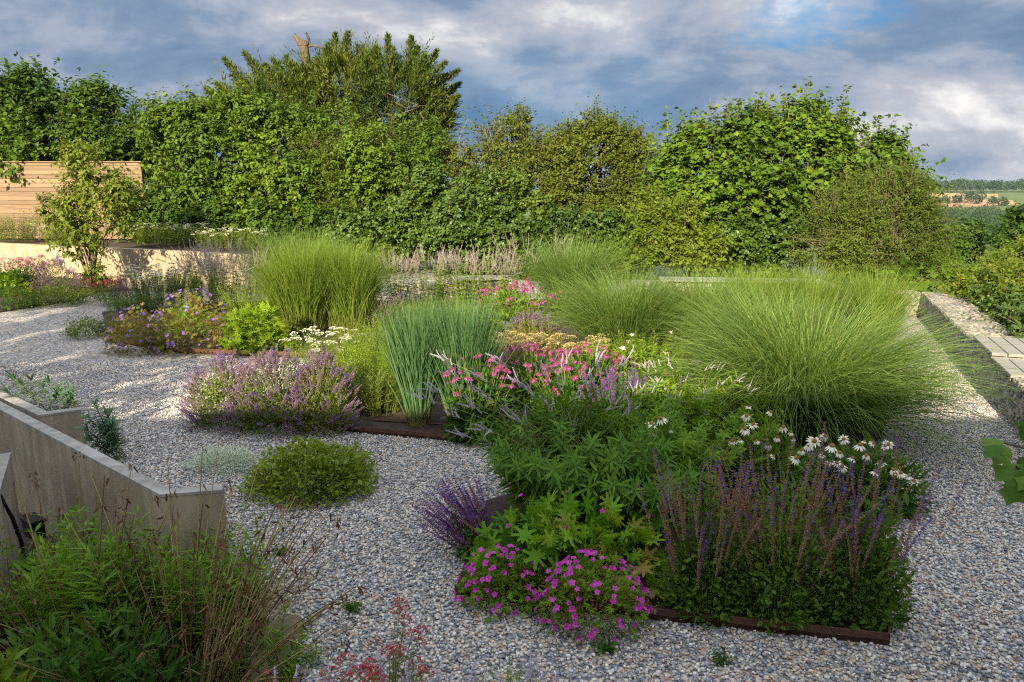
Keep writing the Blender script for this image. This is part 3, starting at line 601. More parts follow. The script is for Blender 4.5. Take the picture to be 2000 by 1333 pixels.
tree('sycamore_tree', 'big broad-leaved tree on the right with upright leafy shoots', 'tree', None, P(1510, 520, 22), [pb(1380, 332, 70, 22), pb(1455, 312, 60, 22), pb(1560, 304, 66, 22), pb(1630, 332, 62, 22), pb(1700, 345, 56, 22.3), pb(1730, 370, 50, 22.2), pb(1360, 390, 80, 21.7), pb(1470, 380, 86, 21.5), pb(1580, 370, 86, 21.7), pb(1420, 470, 70, 21.4), pb(1560, 240, 26, 22.2), pb(1315, 340, 34, 22), pb(1645, 258, 22, 22.3), pb(1375, 258, 22, 22.3), pb(1478, 250, 20, 22.3), pb(1740, 320, 24, 22.2), pb(1525, 238, 18, 22.2)],
     m_syc, .1, 7, stems=2, seed=24, n=9000, tl=.55, k=14, tpl='maple', L=.135, Wd=.14, droop=.45, gap=.2, twig=.008,
     shoots=top_shoots([(1305, 210), (1355, 220), (1388, 192), (1430, 195), (1480, 182), (1512, 185), (1560, 165), (1580, 158), (1600, 175), (1655, 165), (1640, 190), (1715, 225), (1690, 240), (1755, 268), (1735, 290), (1275, 262), (1765, 300), (1440, 190), (1535, 185), (1420, 205), (1495, 195), (1590, 185), (1570, 172), (1650, 200), (1665, 215), (1345, 235), (1325, 240), (1395, 205), (1700, 250), (1295, 240)], 22, 1.35, 34, 'maple', .14, .15, 7))
tree('willow_shrub', 'olive twiggy shrub at the right end of the hedge line', 'shrub', None, P(1720, 545, 19.5), [pb(1715, 395, 52, 20), pb(1745, 420, 52, 19.7), pb(1660, 455, 58, 19.5), pb(1740, 470, 70, 19.5), pb(1680, 510, 56, 19.3), pb(1765, 375, 24, 20), pb(1610, 480, 50, 19.3), pb(1630, 430, 46, 20), pb(1775, 455, 36, 19.8), pb(1795, 515, 32, 19.5), pb(1590, 480, 40, 19.8), pb(1660, 400, 36, 20.3)],
     m_olive, .05, 12, 2, seed=25, n=5600, tl=.55, k=18, tpl='dia', L=.075, Wd=.034, gap=.05, twig=.006, tm=plain('pale_twig', (.10, .085, .05), .9), rough=.3, shoots=top_shoots([(1795, 335), (1785, 350), (1770, 315), (1745, 320), (1712, 325), (1800, 420), (1802, 390), (1680, 345), (1640, 370), (1790, 372)], 20, .7, 22, 'dia', .07, .035, 8))
tree('golden_shrub', 'yellow-green shrub at the foot of the big broad-leaved tree', 'shrub', None, P(1320, 530, 20), [pb(1310, 450, 52, 20), pb(1270, 480, 40, 19.8), pb(1340, 490, 46, 19.8), pb(1290, 410, 40, 20.3), pb(1250, 440, 34, 20.5), pb(1380, 500, 40, 19.9), pb(1230, 500, 40, 19.8), pb(1340, 420, 30, 20.2)],
     m_gold, .04, seed=26, n=1500, tl=.35, k=16, tpl='dia', L=.10, Wd=.06)
tree('ivy_hedge', 'dark glossy ivy hedge behind the pale timber bench', 'hedge', None, P(900, 520, 22.5), [pb(740, 470, 50, 22), pb(800, 450, 60, 22.5), pb(880, 470, 64, 22), pb(960, 480, 60, 22), pb(900, 400, 60, 23), pb(980, 400, 56, 23), pb(1030, 450, 56, 22.5), pb(820, 390, 50, 23.3), pb(690, 470, 46, 22.3)],
     m_ivy, .05, seed=27, n=4200, tl=.35, k=16, tpl='ovate', L=.10, Wd=.09, droop=.7, gap=-.15, rough=.15, twig=0)
tree('ivy_hedge', 'ivy-clad dark hedge under the hawthorn behind the grass tuft', 'hedge', None, P(1130, 530, 22), [pb(1090, 480, 60, 21.8), pb(1170, 480, 64, 21.5), pb(1230, 500, 46, 21), pb(1060, 520, 50, 21.5), pb(1430, 510, 60, 20.6), pb(1520, 500, 60, 20.6)],
     m_ivy, .05, seed=28, n=2200, tl=.35, k=15, tpl='ovate', L=.10, Wd=.08, droop=.5, gap=-.3, twig=0)
tree('leafy_hedge', 'dark green hedge base behind the white-flowered bank', 'hedge', None, P(480, 480, 23), [pb(330, 430, 46, 23.3), pb(420, 450, 50, 22.8), pb(520, 460, 50, 22.6), pb(610, 470, 46, 22.4), pb(270, 440, 40, 23.3)],
     m_dkbroad, .05, seed=29, n=1700, tl=.4, k=14, tpl='ovate', L=.13, Wd=.09, twig=0)
# small multi-stemmed tree in front of the fence
m_kousa = leafmat('kousa_leaf', [(.05, .085, .016), (.085, .125, .018), (.15, .165, .03)], rough=.35)
kf = G(180, 566); kY = kf[1]
tree('dogwood_tree', 'small multi-stemmed dogwood in front of the timber fence', 'tree', None, kf, [pb(180, 330, 44, kY), pb(215, 370, 44, kY), pb(150, 385, 34, kY), pb(200, 420, 40, kY - .3), pb(120, 430, 34, kY), pb(240, 445, 30, kY), pb(150, 470, 36, kY - .2), pb(250, 390, 30, kY + .3), pb(155, 310, 22, kY), pb(185, 540, 22, kY), pb(100, 410, 20, kY)],
     m_kousa, .03, 4, 1, seed=31, n=640, tl=.35, k=13, tpl='ovate', L=.105, Wd=.06, droop=.7, gap=-.05, twig=.005)
# hedge beyond the right-hand gabion
tree('mixed_hedge', 'yellowish mixed hedge tumbling over the right gabion wall', 'hedge', None, P(1960, 620, 13), [pb(1930, 600, 58, 14.5), pb(1990, 580, 66, 14), pb(1890, 570, 34, 16.5), pb(1965, 545, 40, 16.5), pb(2030, 530, 54, 15.5), pb(1862, 572, 22, 17), pb(2010, 645, 46, 12), pb(2060, 620, 80, 12.5)],
     leafmat('mixed_leaf', [(.035, .08, .010), (.07, .12, .012), (.11, .14, .015), (.20, .17, .03)]), .03, seed=32, n=4200, tl=.38, k=15, tpl='ovate', L=.068, Wd=.045, gap=-.3)
tree('bramble_hedge', 'dark glossy bramble spilling down beside the slatted bench', 'hedge', None, P(2010, 690, 11), [pb(1965, 625, 40, 12.4), pb(2010, 650, 55, 11.4), pb(2070, 680, 80, 10.6), pb(1935, 600, 30, 13.4)],
     m_ivy, .02, seed=33, n=1500, tl=.3, k=13, tpl='ovate', L=.07, Wd=.05, gap=-.3)
tree('fig_shrub', 'large-leaved green shrub behind the closed gabion corner', 'shrub', None, P(1790, 565, 16.6), [pb(1790, 548, 26, 16.6), pb(1825, 545, 24, 16.6), pb(1755, 552, 18, 16.6)],
     m_syc, .02, seed=34, n=110, tl=.25, k=9, tpl='maple', L=.2, Wd=.2, droop=.3)
# the valley and the far hill
def valley_tree(px, py, rpx, Y, label, mat, seed, n=900, lf=.35, group=None):
    b = pb(px, py, rpx, Y); foot = np.array([b[0][0], Y, tz(Y)])
    bl = [b, pb(px - rpx * .5, py + rpx * .25, rpx * .65, Y), pb(px + rpx * .5, py + rpx * .3, rpx * .6, Y), pb(px, py + rpx * .7, rpx * .8, Y)]
    tree('field_tree', label, 'tree', group, foot, bl, mat, .25, 3, seed=seed, n=n, tl=lf * 2, k=9, tpl='dia', L=lf, Wd=lf * .7, twig=0, rough=.25)
valley_tree(1872, 478, 36, 62, 'rounded green tree standing below the hedge with a bare branch tip', m_dkbroad, 51, 1100, .34)
valley_tree(1992, 452, 38, 56, 'dark green tree cut off by the right edge, above the yellow hedge', m_dkbroad, 52, 1100, .34)
valley_tree(1815, 500, 34, 50, 'greyish bush in the dip beside the olive twiggy shrub', m_olive, 53, 700, .25)
tree('leafy_hedge', 'low green hedge across the slope beyond the yellowish mixed hedge', 'hedge', None, P(1900, 545, 27), [pb(1840, 535, 28, 27), pb(1885, 540, 28, 27), pb(1930, 534, 28, 27.5), pb(1980, 526, 32, 27.5), pb(2030, 520, 34, 27.5), pb(1820, 525, 24, 28)], m_lime, .05, seed=54, n=900, tl=.4, k=14, tpl='ovate', L=.11, Wd=.07, twig=0)
def fieldpt(px, py, dz=.25):
    Yq = 650.
    for _ in range(40):
        q = P(px, py, Yq); Yq += (q[2] - tz(Yq) - dz) * 9
    return np.array([q[0], Yq, tz(Yq) + dz])
for nm, pl, col, col2 in (('wheat_field', [(1740, 412), (1830, 408), (1900, 402), (1990, 400), (1975, 391), (1900, 388), (1740, 389)], (.33, .19, .105), (.28, .16, .085)), ('wheat_field', [(1740, 388), (1950, 386.4), (1949, 380), (1840, 377.5), (1740, 378)], (.37, .245, .115), (.32, .205, .095))):
    mb = MB(); q = [fieldpt(*p) for p in pl]; mb.add(q, tri(tuple(range(len(q))))); tag(mb.build(nm, plain('wheat_%d' % pl[0][1], col, .95, col2=col2, nscale=.02)), kind='structure')
m_far = leafmat('far_leaf', [(.014, .032, .014), (.024, .045, .018), (.034, .055, .02)], trans=.2)
def woods(name, label, pts, rr, n, lf, seed):
    rg = np.random.default_rng(seed); mb = MB()
    for p in pts:
        r = rr * (.75 + .5 * rg.random()); d = rdir(rg, n); d[:, 2] = np.abs(d[:, 2]) * 1.1 - .25
        q = p + d * np.array([r * .75, r * .75, r]) * (.75 + .3 * rg.random((n, 1))) + Z3 * r * .7
        inst(mb, 'dia', q, d * .6 + rg.normal(size=(n, 3)), d + Z3 * .4 + rg.normal(size=(n, 3)) * .4, lf * (.7 + .6 * rg.random(n)), lf * .8, 0, np.clip(rg.random() * .6 + .25 * rg.random(n), 0, 1))
    tag(mb.build(name, m_far), label, 'woods', kind='stuff')
rg = np.random.default_rng(77)
woods('woods', 'dark wooded ridge along the horizon above the wheat fields', [np.array([x + rg.normal() * 3, y + rg.normal() * 6, tz(y)]) for y in (1010, 1035, 1065, 1100) for x in np.arange(.42 * y, .8 * y, 7.)], 9.0, 110, 2.2, 1)
woods('woods', 'blue-green woods filling the valley below the wheat fields', [np.array([x + rg.normal() * 2.5, y + rg.normal() * 4, tz(y) - 3]) for y in np.arange(300, 600, 19.) for x in np.arange(.47 * y, .76 * y, 7.5)], 8.2, 150, 1.15, 2)
fb_ = [(1815, 391, 6, 'low dark bush at the left of the salmon field'), (1830, 391, 4, 'second small dark bush along the field hedge'), (1846, 391, 5, 'small round bush alone in the salmon field'), (1868, 389, 7, 'dark tree clump at the middle of the field hedge'), (1884, 387, 9, 'largest dark tree clump between the two wheat fields'), (1907, 390, 8, 'dark tree on the slope right of the large clump'), (1914, 382, 8, 'tall dark tree breaking the golden strip'), (1938, 392, 6, 'thin tree low on the right of the fields'), (1957, 394, 8, 'round dark tree at the right end of the fields'), (1893, 381, 6, 'pale green tree at the edge of the golden strip')]
for i, (x, y, r_, lb) in enumerate(fb_):
    q = fieldpt(x, y + r_); b = pb(x, y, r_, q[1]); th = thing('field_tree', lb, 'tree', q, 'trees between the wheat fields'); mb = MB(); tubes(mb, [q - Z3, q + Z3 * 3], .4, .3, 5); mb.build('trunk', bark, th)
    mb = MB(); crown(mb, [b, (b[0] + (b[1][0] * .6, 0, -b[1][2] * .25), b[1] * .7)], 90, 1.5, 5, 'dia', 1.5, 1.1, 60 + i, twig=0, gap=-9.); mb.build('crown', m_far, th)
# tree beside the house, out of the picture on the left, and the house behind: their shade lies over the foreground
tree('shade_tree', 'broadleaf tree standing left of the gravel, outside the picture', 'tree', None, (-11, 5.0, -.5), [((-10.6, 5.0, 4.9), np.array([1.9, 1.6, 1.3])), ((-12.2, 5.4, 5.4), np.array([1.8, 1.6, 1.4])), ((-9.9, 4.4, 6.1), np.array([1.3, 1.3, 1.0])), ((-8.3, 2.3, 3.6), np.array([1.5, 1.2, .8])), ((-9.6, 3.0, 4.0), np.array([1.2, 1.2, .8]))], m_dkbroad, .1, seed=71, n=1500, tl=.5, k=14, tpl='ovate', L=.18, Wd=.12)
def house():
    r = thing('house', 'rendered house with a tiled roof behind the viewpoint', 'house', (0, -8, 0)); wl = plain('render', (.62, .58, .5), .9, .1)
    mb = MB(); box(mb, (0, -8.5, -.7), (44, 9, 5.58)); mb.build('wall', wl, r)
    e, rg_ = 5.35, 7.6; V = [(-22.6, -3.1, e), (22.6, -3.1, e), (22.6, -13.9, e), (-22.6, -13.9, e), (-22.6, -8.5, rg_), (22.6, -8.5, rg_), (-22.6, -3.1, e - .5), (22.6, -3.1, e - .5), (22.6, -13.9, e - .5), (-22.6, -13.9, e - .5)]
    mb = MB(); mb.add(V, tri((0, 1, 5, 4), (2, 3, 4, 5), (1, 2, 5), (3, 0, 4), (6, 7, 1, 0), (7, 8, 2, 1), (8, 9, 3, 2), (9, 6, 0, 3), (9, 8, 7, 6))); mb.build('roof', plain('roof_tile', (.16, .07, .045), .85, .3), r)
    gl = plain('window_glass', (.02, .025, .03), .08, spec=.6); fr = plain('window_frame', (.5, .5, .48), .5)
    for x in (-15, -9, -3, 3, 9, 15):
        mb = MB(); box(mb, (x, -3.98, .9), (1.7, .07, 1.5)); w = mb.build('window', fr, r); mb = MB(); box(mb, (x, -3.96, .98), (1.54, .08, 1.34)); mb.build('pane', gl, w)
    mb = MB(); box(mb, (6, -3.98, 0), (1., .08, 2.1)); mb.build('door', fr, r)
house()
# ------------------------------------------------------------------ plants of the beds
CAM = np.array([0, 0, H])
def fit(x0, x1, yt, yb, fy=.8, z0=.03):
    """place and size of a plant from its outline: foot, half width, half depth, height"""
    f = G((x0 + x1) / 2, yb, z0); rx = (x1 - x0) / 2 * f[1] / F; ry = rx * fy; c = f + np.array([0, ry * .8, 0]); c[0] *= c[1] / f[1]
    rx = (x1 - x0) / 2 * c[1] / F; return c, rx, ry, max(.05, P((x0 + x1) / 2, yt, c[1])[2] - z0)
def grass(label, c, br, L, n, w, mat, seed, t0=(8, 9), t1=(75, 25), pw=1.5, lean=(0, 0), name='ornamental_grass', group=None, cat='grass', seg=8, foot=(1, .8)):
    rg = np.random.default_rng(seed); a = rg.random(n) * 2 * pi; rr = br * np.sqrt(rg.random(n))
    P0 = np.stack([c[0] + np.cos(a) * rr * foot[0], c[1] + np.sin(a) * rr * foot[1], np.full(n, c[2])], 1); az = a + rg.normal(size=n) * .9
    # lean shifts the tops as wind does
    th0 = np.abs(rg.normal(t0[0], t0[1], n)) * (.35 + .75 * rr / br); th1 = np.clip(rg.normal(t1[0], t1[1], n), 8, 140) * (.45 + .6 * rr / br)
    pts = curve(P0, az, np.radians(th0), np.radians(th1), L * (.62 + .45 * rg.random(n)), seg, pw)
    s = np.linspace(0, 1, seg + 1); pts = pts + np.array([lean[0], lean[1], 0]) * (s ** 2)[None, :, None]
    mb = MB(); ribbons(mb, pts, w * (.7 + .6 * rg.random(n)), rg); o = mb.build(name, mat); return tag(o, label, cat, group)
def mound(mb, c, rx, ry, h, n, tpl, L, Wd, rg, seed, up=.5, out=.8, droop=.0, inner=.55, rough=.18, mat=0, vb=.5, zmin=.0, jit=.5):
    d = rdir(rg, n); d[:, 2] = np.abs(d[:, 2]); rf = (1 - inner * rg.random(n) ** 1.5) * (1 + rough * wob(d * 3, seed, 1.5) + rough * .6 * wob(d * 9, seed + 3, 1.))
    p = c + d * np.array([rx, ry, h]) * rf[:, None]; p[:, 2] = np.maximum(p[:, 2], c[2] + zmin)
    hz = rg.normal(size=(n, 3)) * jit; D = d * (out, out, .3) + hz + Z3 * (up - droop); N = d * .5 + Z3 * .8 + rg.normal(size=(n, 3)) * .35
    sz = .6 + .7 * rg.random(n); lv = np.clip(vb + .28 * wob(p, seed + 5, 3.) + rg.normal(size=n) * .17, 0, 1)
    inst(mb, tpl, p, D, N, L * sz, Wd * sz, mat, lv); return p
def surf(c, rx, ry, h, n, rg, top=.15, front=True, k=1.):
    d = rdir(rg, n * 4); d = d[(d[:, 2] > top) & ((d[:, 1] < .5) | (not front))][:n]; return c + d * np.array([rx, ry, h]) * k, d
def rotmat(D, spin):
    D = norm(D); ref = np.where(abs(D[2]) > .95, (1., 0, 0), (0, 0, 1.)); x = norm(np.cross(ref, D)); y = np.cross(D, x); x, y = x * cos(spin) + y * sin(spin), y * cos(spin) - x * sin(spin)
    return np.stack([x, y, D], 1)
from mathutils import Matrix
def parts(root, name, protos, Pn, D, sc, rg, limit=100):
    """one object per flower, sharing a few meshes; those past the limit (the farthest) are merged"""
    o = np.argsort(np.linalg.norm(Pn - CAM, axis=1)); rl = wloc(root); rest = MB()
    for i, j in enumerate(o):
        me = protos[int(rg.integers(len(protos)))]; M = rotmat(D[j], rg.random() * 6.28) * sc[j]
        if i < limit:
            ob = bpy.data.objects.new(name, me); C.objects.link(ob); ob.parent = root; m4 = Matrix.Identity(4)
            for a in range(3):
                for b in range(3): m4[a][b] = float(M[a, b])
                m4[a][3] = float(Pn[j][a] - rl[a])
            ob.matrix_basis = m4
        else:
            V, Fc, mi, va = CACHE[me.name]; rest.add(V @ M.T + Pn[j], Fc, 0, va); rest.m[-1] = mi
    if rest.v: tag(rest.build(name, list(protos[0].materials), root), kind='stuff')
CACHE = {}
def proto(mb, name, mats, smooth=False):
    me = mb.mesh(name, mats, smooth); CACHE[me.name] = (np.concatenate(mb.v), np.concatenate(mb.f), np.concatenate(mb.m), np.concatenate(mb.a)); return me
# ---- flower prototypes (unit: metres, standing along +z)
def petm(name, cols, trans=.3): return leafmat(name, cols, trans, .5, .25, (1.1, 1.0, 1.0))
m_stem = leafmat('stem_green', [(.07, .11, .02), (.12, .15, .03), (.17, .19, .05)], .1)
m_pink = petm('petal_pink', [(.16, .014, .105), (.24, .034, .17), (.33, .085, .26)]); m_white = petm('petal_white', [(.62, .60, .48), (.78, .77, .68), (.70, .72, .55)])
m_mag = petm('petal_magenta', [(.36, .012, .30), (.46, .025, .38), (.52, .07, .42)]); m_vio = petm('petal_violet', [(.09, .03, .25), (.14, .06, .34), (.20, .12, .38)])
m_lil = petm('petal_lilac', [(.34, .29, .44), (.45, .40, .54), (.54, .50, .58)]); m_plilac = petm('petal_pale_lilac', [(.26, .215, .21), (.33, .28, .27), (.33, .32, .22)])
m_cone = plain('flower_cone', (.17, .05, .018), .8, col2=(.08, .02, .012), nscale=300); m_calyx = petm('calyx_brown', [(.19, .09, .06), (.27, .165, .10), (.22, .075, .11)], .2); m_calyxp = petm('calyx_purple', [(.09, .03, .10), (.14, .05, .15), (.20, .09, .17)], .2)
m_red = petm('petal_crimson', [(.28, .012, .035), (.36, .03, .07), (.42, .07, .11)]); m_ped = plain('flower_eye', (.45, .38, .08), .7)
def coneflower(pet, droop, seed, cone=None):
    rg = np.random.default_rng(seed); mb = MB(); n = 13; a = np.arange(n) * 2 * pi / n + rg.normal(size=n) * .1
    D = np.stack([np.cos(a), np.sin(a), -droop + rg.normal(size=n) * .14], 1); Pn = np.stack([np.cos(a), np.sin(a), 0 * a], 1) * .010
    inst(mb, 'lance', Pn, D, np.broadcast_to(Z3, (n, 3)), .05 + .01 * rg.random(n), .0165, 0, rg.random(n))
    V, Fc = TPL['ico1']; q = V * (.0175, .0175, .0155); mb.add(q + (0, 0, .006), Fc, 1); sp = norm(V[:40] + (0, 0, .6)); inst(mb, 'dia', sp * .014 + (0, 0, .005), sp, rdir(rg, len(sp)), .009, .005, 1)
    return proto(mb, 'flower_head', [pet, cone or m_cone])
PC = [coneflower(m_pink, d, i) for i, d in enumerate((.25, .5, .8, .4))]; WC = [coneflower(m_white, d, 9 + i, plain('pale_cone', (.34, .18, .04), .8, col2=(.20, .08, .02), nscale=300)) for i, d in enumerate((.35, .7, 1.0))]
def cup(pet, n, L, Wd, el, eye, seed):
    rg = np.random.default_rng(seed); mb = MB(); a = np.arange(n) * 2 * pi / n; D = np.stack([np.cos(a), np.sin(a), el + rg.normal(size=n) * .1], 1)
    inst(mb, 'ovate', D * .002, D, np.broadcast_to(Z3, (n, 3)), L, Wd, 0, rg.random(n)); V, Fc = TPL['ico']; mb.add(V * L * .16, Fc, 1); return proto(mb, 'flower', [pet, eye])
GM = [cup(m_mag, 5, .019, .020, e, m_calyxp, i) for i, e in enumerate((.2, .45, .8))]; GV = [cup(m_vio, 5, .021, .02, e, m_ped, i) for i, e in enumerate((.2, .6))]
AN = [cup(petm('petal_blush', [(.72, .5, .52), (.78, .6, .62), (.8, .7, .7)]), 7, .034, .026, e, m_ped, i) for i, e in enumerate((.35, 1.1))]
def spike(ln, r0, r1, rows, per, fl, fw, mats, seed, tipmat=None, tipfrac=.3, stem=.0016, bend=.08, el=.55, tpl='dia', gapm=0.):
    """a flower spike of length ln covered with small florets"""
    rg = np.random.default_rng(seed); mb = MB(); a = rg.random() * 6.28; t = np.linspace(0, 1, 7); off = bend * ln * t ** 2
    pts = np.stack([np.cos(a) * off, np.sin(a) * off, t * ln], 1); tubes(mb, pts, stem * 1.2, stem * .6, 4, 0)
    z = (np.arange(rows) + .5) / rows
    for i, zz_ in enumerate(z):
        r = r0 + (r1 - r0) * zz_; an = np.arange(per) * 2 * pi / per + i * 1.1 + rg.normal(size=per) * .25; q = np.array([np.interp(zz_, t, pts[:, k]) for k in range(3)])
        D = np.stack([np.cos(an), np.sin(an), np.full(per, el) + rg.normal(size=per) * .2], 1); pn = q + D * r * .35; mt = 1 if tipmat and zz_ > 1 - tipfrac and rg.random() < .75 else 0
        inst(mb, tpl, pn, D, np.stack([-np.sin(an), np.cos(an), .6 + 0 * an], 1) + rg.normal(size=(per, 3)) * .4, fl * (.7 + .5 * rg.random(per)) * (r / r0) ** .5, fw, mt, rg.random(per))
    return proto(mb, 'flower_spike', mats)
SV = [spike(.34 + .05 * i, .010, .006, 26, 5, .011, .0085, [m_calyx, m_vio], i, True, f, el=.4) for i, f in enumerate((.12, .3, .42, .2))]
SP = [spike(.26 + .04 * i, .009, .004, 22, 5, .011, .0085, [m_calyxp, m_vio], 20 + i, True, f, el=.4) for i, f in enumerate((.35, .6, .8))]
VV = [spike(.10 + .03 * i, .008, .002, 18, 7, .0095, .0045, [m_lil], 30 + i, bend=.25, el=.2) for i in range(3)]
VP = [spike(.20 + .05 * i, .011, .003, 14, 6, .013, .008, [m_plilac], 36 + i, bend=.12, el=.3) for i in range(3)]
NP = [spike(.10 + .025 * i, .013, .006, 8, 6, .015, .011, [petm('petal_catmint', [(.125, .075, .11), (.185, .13, .165), (.215, .165, .165)]), m_vio], 40 + i, True, f, el=.25) for i, f in enumerate((.2, .5, .0))]
LN = [spike(.16 + .03 * i, .018, .004, 11, 5, .020, .010, [m_lil], 44 + i, el=-.1, bend=.05) for i in range(2)]
def dome(mats, n, r, fz, fl, seed, tpl='dia', el=.6):
    rg = np.random.default_rng(seed); mb = MB(); d = rdir(rg, n); d[:, 2] = np.abs(d[:, 2]); p = d * (r, r, r * fz); inst(mb, tpl, p, d * (1, 1, el) + rg.normal(size=(n, 3)) * .4, Z3 + rg.normal(size=(n, 3)) * .4, fl, fl * .8, 0, rg.random(n))
    inst(mb, 'dia', p * .5, p + 1e-5, rdir(rg, n), r * .5, r * .1, len(mats) - 1, rg.random(n)); return proto(mb, 'flower_head', mats)
CT = [dome([m_red, m_stem], 46, .026 + .006 * i, .75, .014, 50 + i) for i in range(3)]; YA = [dome([m_white, m_stem], 60, .04, .22, .014, 54 + i) for i in range(2)]
m_peach = petm('petal_ochre', [(.34, .22, .10), (.42, .31, .14), (.46, .38, .20)]); OC = [dome([m_peach, m_stem], 50, .05, .3, .016, 57 + i) for i in range(2)]
PHX = [dome([petm('petal_phlox', [(.55, .16, .26), (.6, .25, .34), (.62, .34, .42)]), m_stem], 40, .05, .9, .025, 60)]
# ---- whole plants
def flower_stems(mb, feet, heads, rg, r=.0022, mat=0):
    t = np.linspace(0, 1, 6)[None, :, None]; mid = feet[:, None] * .45 + heads[:, None] * .55; mid[..., 2] = feet[:, None, 2] + (heads - feet)[:, None, 2] * .72
    tubes(mb, feet[:, None] * (1 - t) ** 2 + 2 * mid * t * (1 - t) + heads[:, None] * t ** 2, r * 1.2, r * .8, 3, mat)
def leafy_stems(mb, P0, az, t0, t1, L, nodes, whorl, tpl, lf, lw, rg, seg=8, r=.004, start=.15, el=.35, droop=.25, smat=1, lmat=0, pw=1.2, end=1., vb=.5, taper=.35):
    pts = curve(P0, az, t0, t1, L, seg, pw); tubes(mb, pts, r, r * .45, 4, smat); n = len(P0); tg = norm(np.gradient(pts, axis=1)); x = np.linspace(0, 1, seg + 1)
    for i in range(n):
        t = np.linspace(start, end, nodes) + rg.normal(size=nodes) * .01; q = np.stack([np.interp(t, x, pts[i, :, k]) for k in range(3)], 1); ax = norm(np.stack([np.interp(t, x, tg[i, :, k]) for k in range(3)], 1))
        ref = norm(np.cross(ax, (.3, .2, 1.)) + 1e-5); bn = np.cross(ax, ref)
        for w_ in range(whorl):
            an = w_ * 2 * pi / whorl + np.arange(nodes) * (2.4 if whorl < 3 else .55) + rg.normal(size=nodes) * .25; sd = ref * np.cos(an)[:, None] + bn * np.sin(an)[:, None]
            D = sd + ax * el - Z3 * droop * rg.random((nodes, 1)); N = ax * .8 + Z3 * .4 + rg.normal(size=(nodes, 3)) * .2
            sz = (.75 + .4 * rg.random(nodes)) * (1 - taper * np.abs(t - .55) * 2 * (t > .55)); inst(mb, tpl, q, D, N, lf * sz, lw * sz, lmat, np.clip(vb + rg.normal(size=nodes) * .2, 0, 1))
    return pts
L_ = leafmat
m_sal = L_('salvia_leaf', [(.035, .08, .02), (.06, .12, .025), (.10, .155, .034)]); m_ver = L_('veronica_leaf', [(.03, .08, .012), (.055, .125, .016), (.10, .17, .02)], rough=.35); m_verb = L_('bright_lance_leaf', [(.05, .11, .012), (.09, .17, .016), (.15, .21, .02)], rough=.35)
m_gerl = L_('cranesbill_leaf', [(.035, .10, .012), (.07, .17, .016), (.12, .22, .02), (.20, .13, .04)]); m_nep = L_('catmint_leaf', [(.05, .09, .02), (.09, .13, .03), (.15, .17, .03)]); m_bri = L_('bright_leaf', [(.065, .12, .010), (.105, .175, .013), (.17, .22, .02)])
m_dk = L_('dark_leaf', [(.018, .05, .012), (.03, .08, .014), (.06, .11, .02)]); m_rust = L_('rusty_leaf', [(.085, .11, .02), (.12, .13, .028), (.15, .105, .045), (.11, .15, .025)]); m_yel = L_('amber_leaf', [(.30, .20, .02), (.36, .24, .03), (.34, .12, .04)])
m_marj = L_('glossy_leaf', [(.07, .115, .010), (.12, .17, .014), (.18, .22, .02)], rough=.4, spec=.3); m_silver = L_('silver_leaf', [(.22, .29, .23), (.30, .37, .29), (.37, .40, .30)], trans=.15); m_euph = L_('blue_spurge_leaf', [(.05, .12, .075), (.08, .16, .10), (.13, .19, .08)])
m_misc = L_('grass_blade', [(.04, .092, .02), (.066, .122, .028), (.11, .168, .05), (.135, .185, .06)], .35, .5, .2, base=(.13, .13, .04)); m_miscy = L_('grass_blade_yellow', [(.052, .105, .016), (.082, .14, .022), (.12, .168, .035), (.145, .18, .05)], .35, .5, .2, base=(.15, .16, .045)); m_pan = L_('grass_blade_blue', [(.034, .086, .032), (.054, .115, .043), (.092, .158, .062)], .3, .5, .2, base=(.22, .20, .07), base_end=.22)
def fp(x, y, Y): return P(x, y, Y)

# big grasses
def gpos(px, Y, z=.03): q = P(px, 600, Y); return np.array([q[0], Y, z])
gg = 'tall arching grasses'
grass('huge arching green grass in the right foreground, leaning out over the gravel', gpos(1590, 7.7), .42, 1.85, 5600, .0085, m_misc, 401, (24, 16), (112, 28), 1.2, (.10, -.12), group=gg)
grass('arching green grass just behind the huge foreground grass', gpos(1500, 8.9), .38, 1.6, 3000, .008, m_misc, 102, (12, 11), (85, 25), 1.4, (-.12, 0), group=gg)
grass('wide wind-combed grass left of the huge foreground grass', gpos(1225, 11.3), .42, 1.55, 3600, .009, m_misc, 103, (16, 12), (88, 24), 1.4, (-.12, 0), group=gg)
grass('arching grass between the wide grass and the huge one', gpos(1365, 11.5), .42, 1.5, 3200, .009, m_misc, 104, (16, 12), (84, 24), 1.4, (-.1, 0), group=gg)
grass('grass with flickering tips in front of the hidden gabion bench', gpos(1470, 13.3), .4, 1.25, 2200, .009, m_miscy, 105, (10, 9), (60, 22), 1.5, (.05, 0), group=gg)
grass('grass below the willow-like shrub, left of white stone gabion', gpos(1580, 13.4), .4, 1.25, 2000, .009, m_miscy, 106, (10, 9), (60, 22), 1.5, (.1, 0), group=gg)
grass('short yellowish grass right of white stone gabion end', gpos(1715, 12.6), .3, 1.25, 1500, .009, m_miscy, 107, (8, 8), (50, 20), 1.5, group=gg)
grass('rounded grass tuft before the dark hawthorn hedge', gpos(1120, 15.2), .42, 1.75, 3000, .010, m_misc, 108, (12, 10), (80, 25), 1.45, (.02, 0), group=gg)
grass('tall upright grass left of centre, its stems bare near the ground', gpos(590, 13.2), .36, 1.72, 3000, .0095, m_miscy, 109, (8, 7), (58, 22), 1.7, group=gg)
grass('tall upright grass right beside its twin behind the white yarrow', gpos(680, 13.4), .36, 1.68, 2800, .0095, m_miscy, 110, (8, 7), (58, 22), 1.7, group=gg)
grass('grass at the back, behind the tall upright pair', gpos(590, 16.6), .5, 1.78, 3000, .0105, m_misc, 111, (12, 10), (72, 24), 1.5, group=gg)
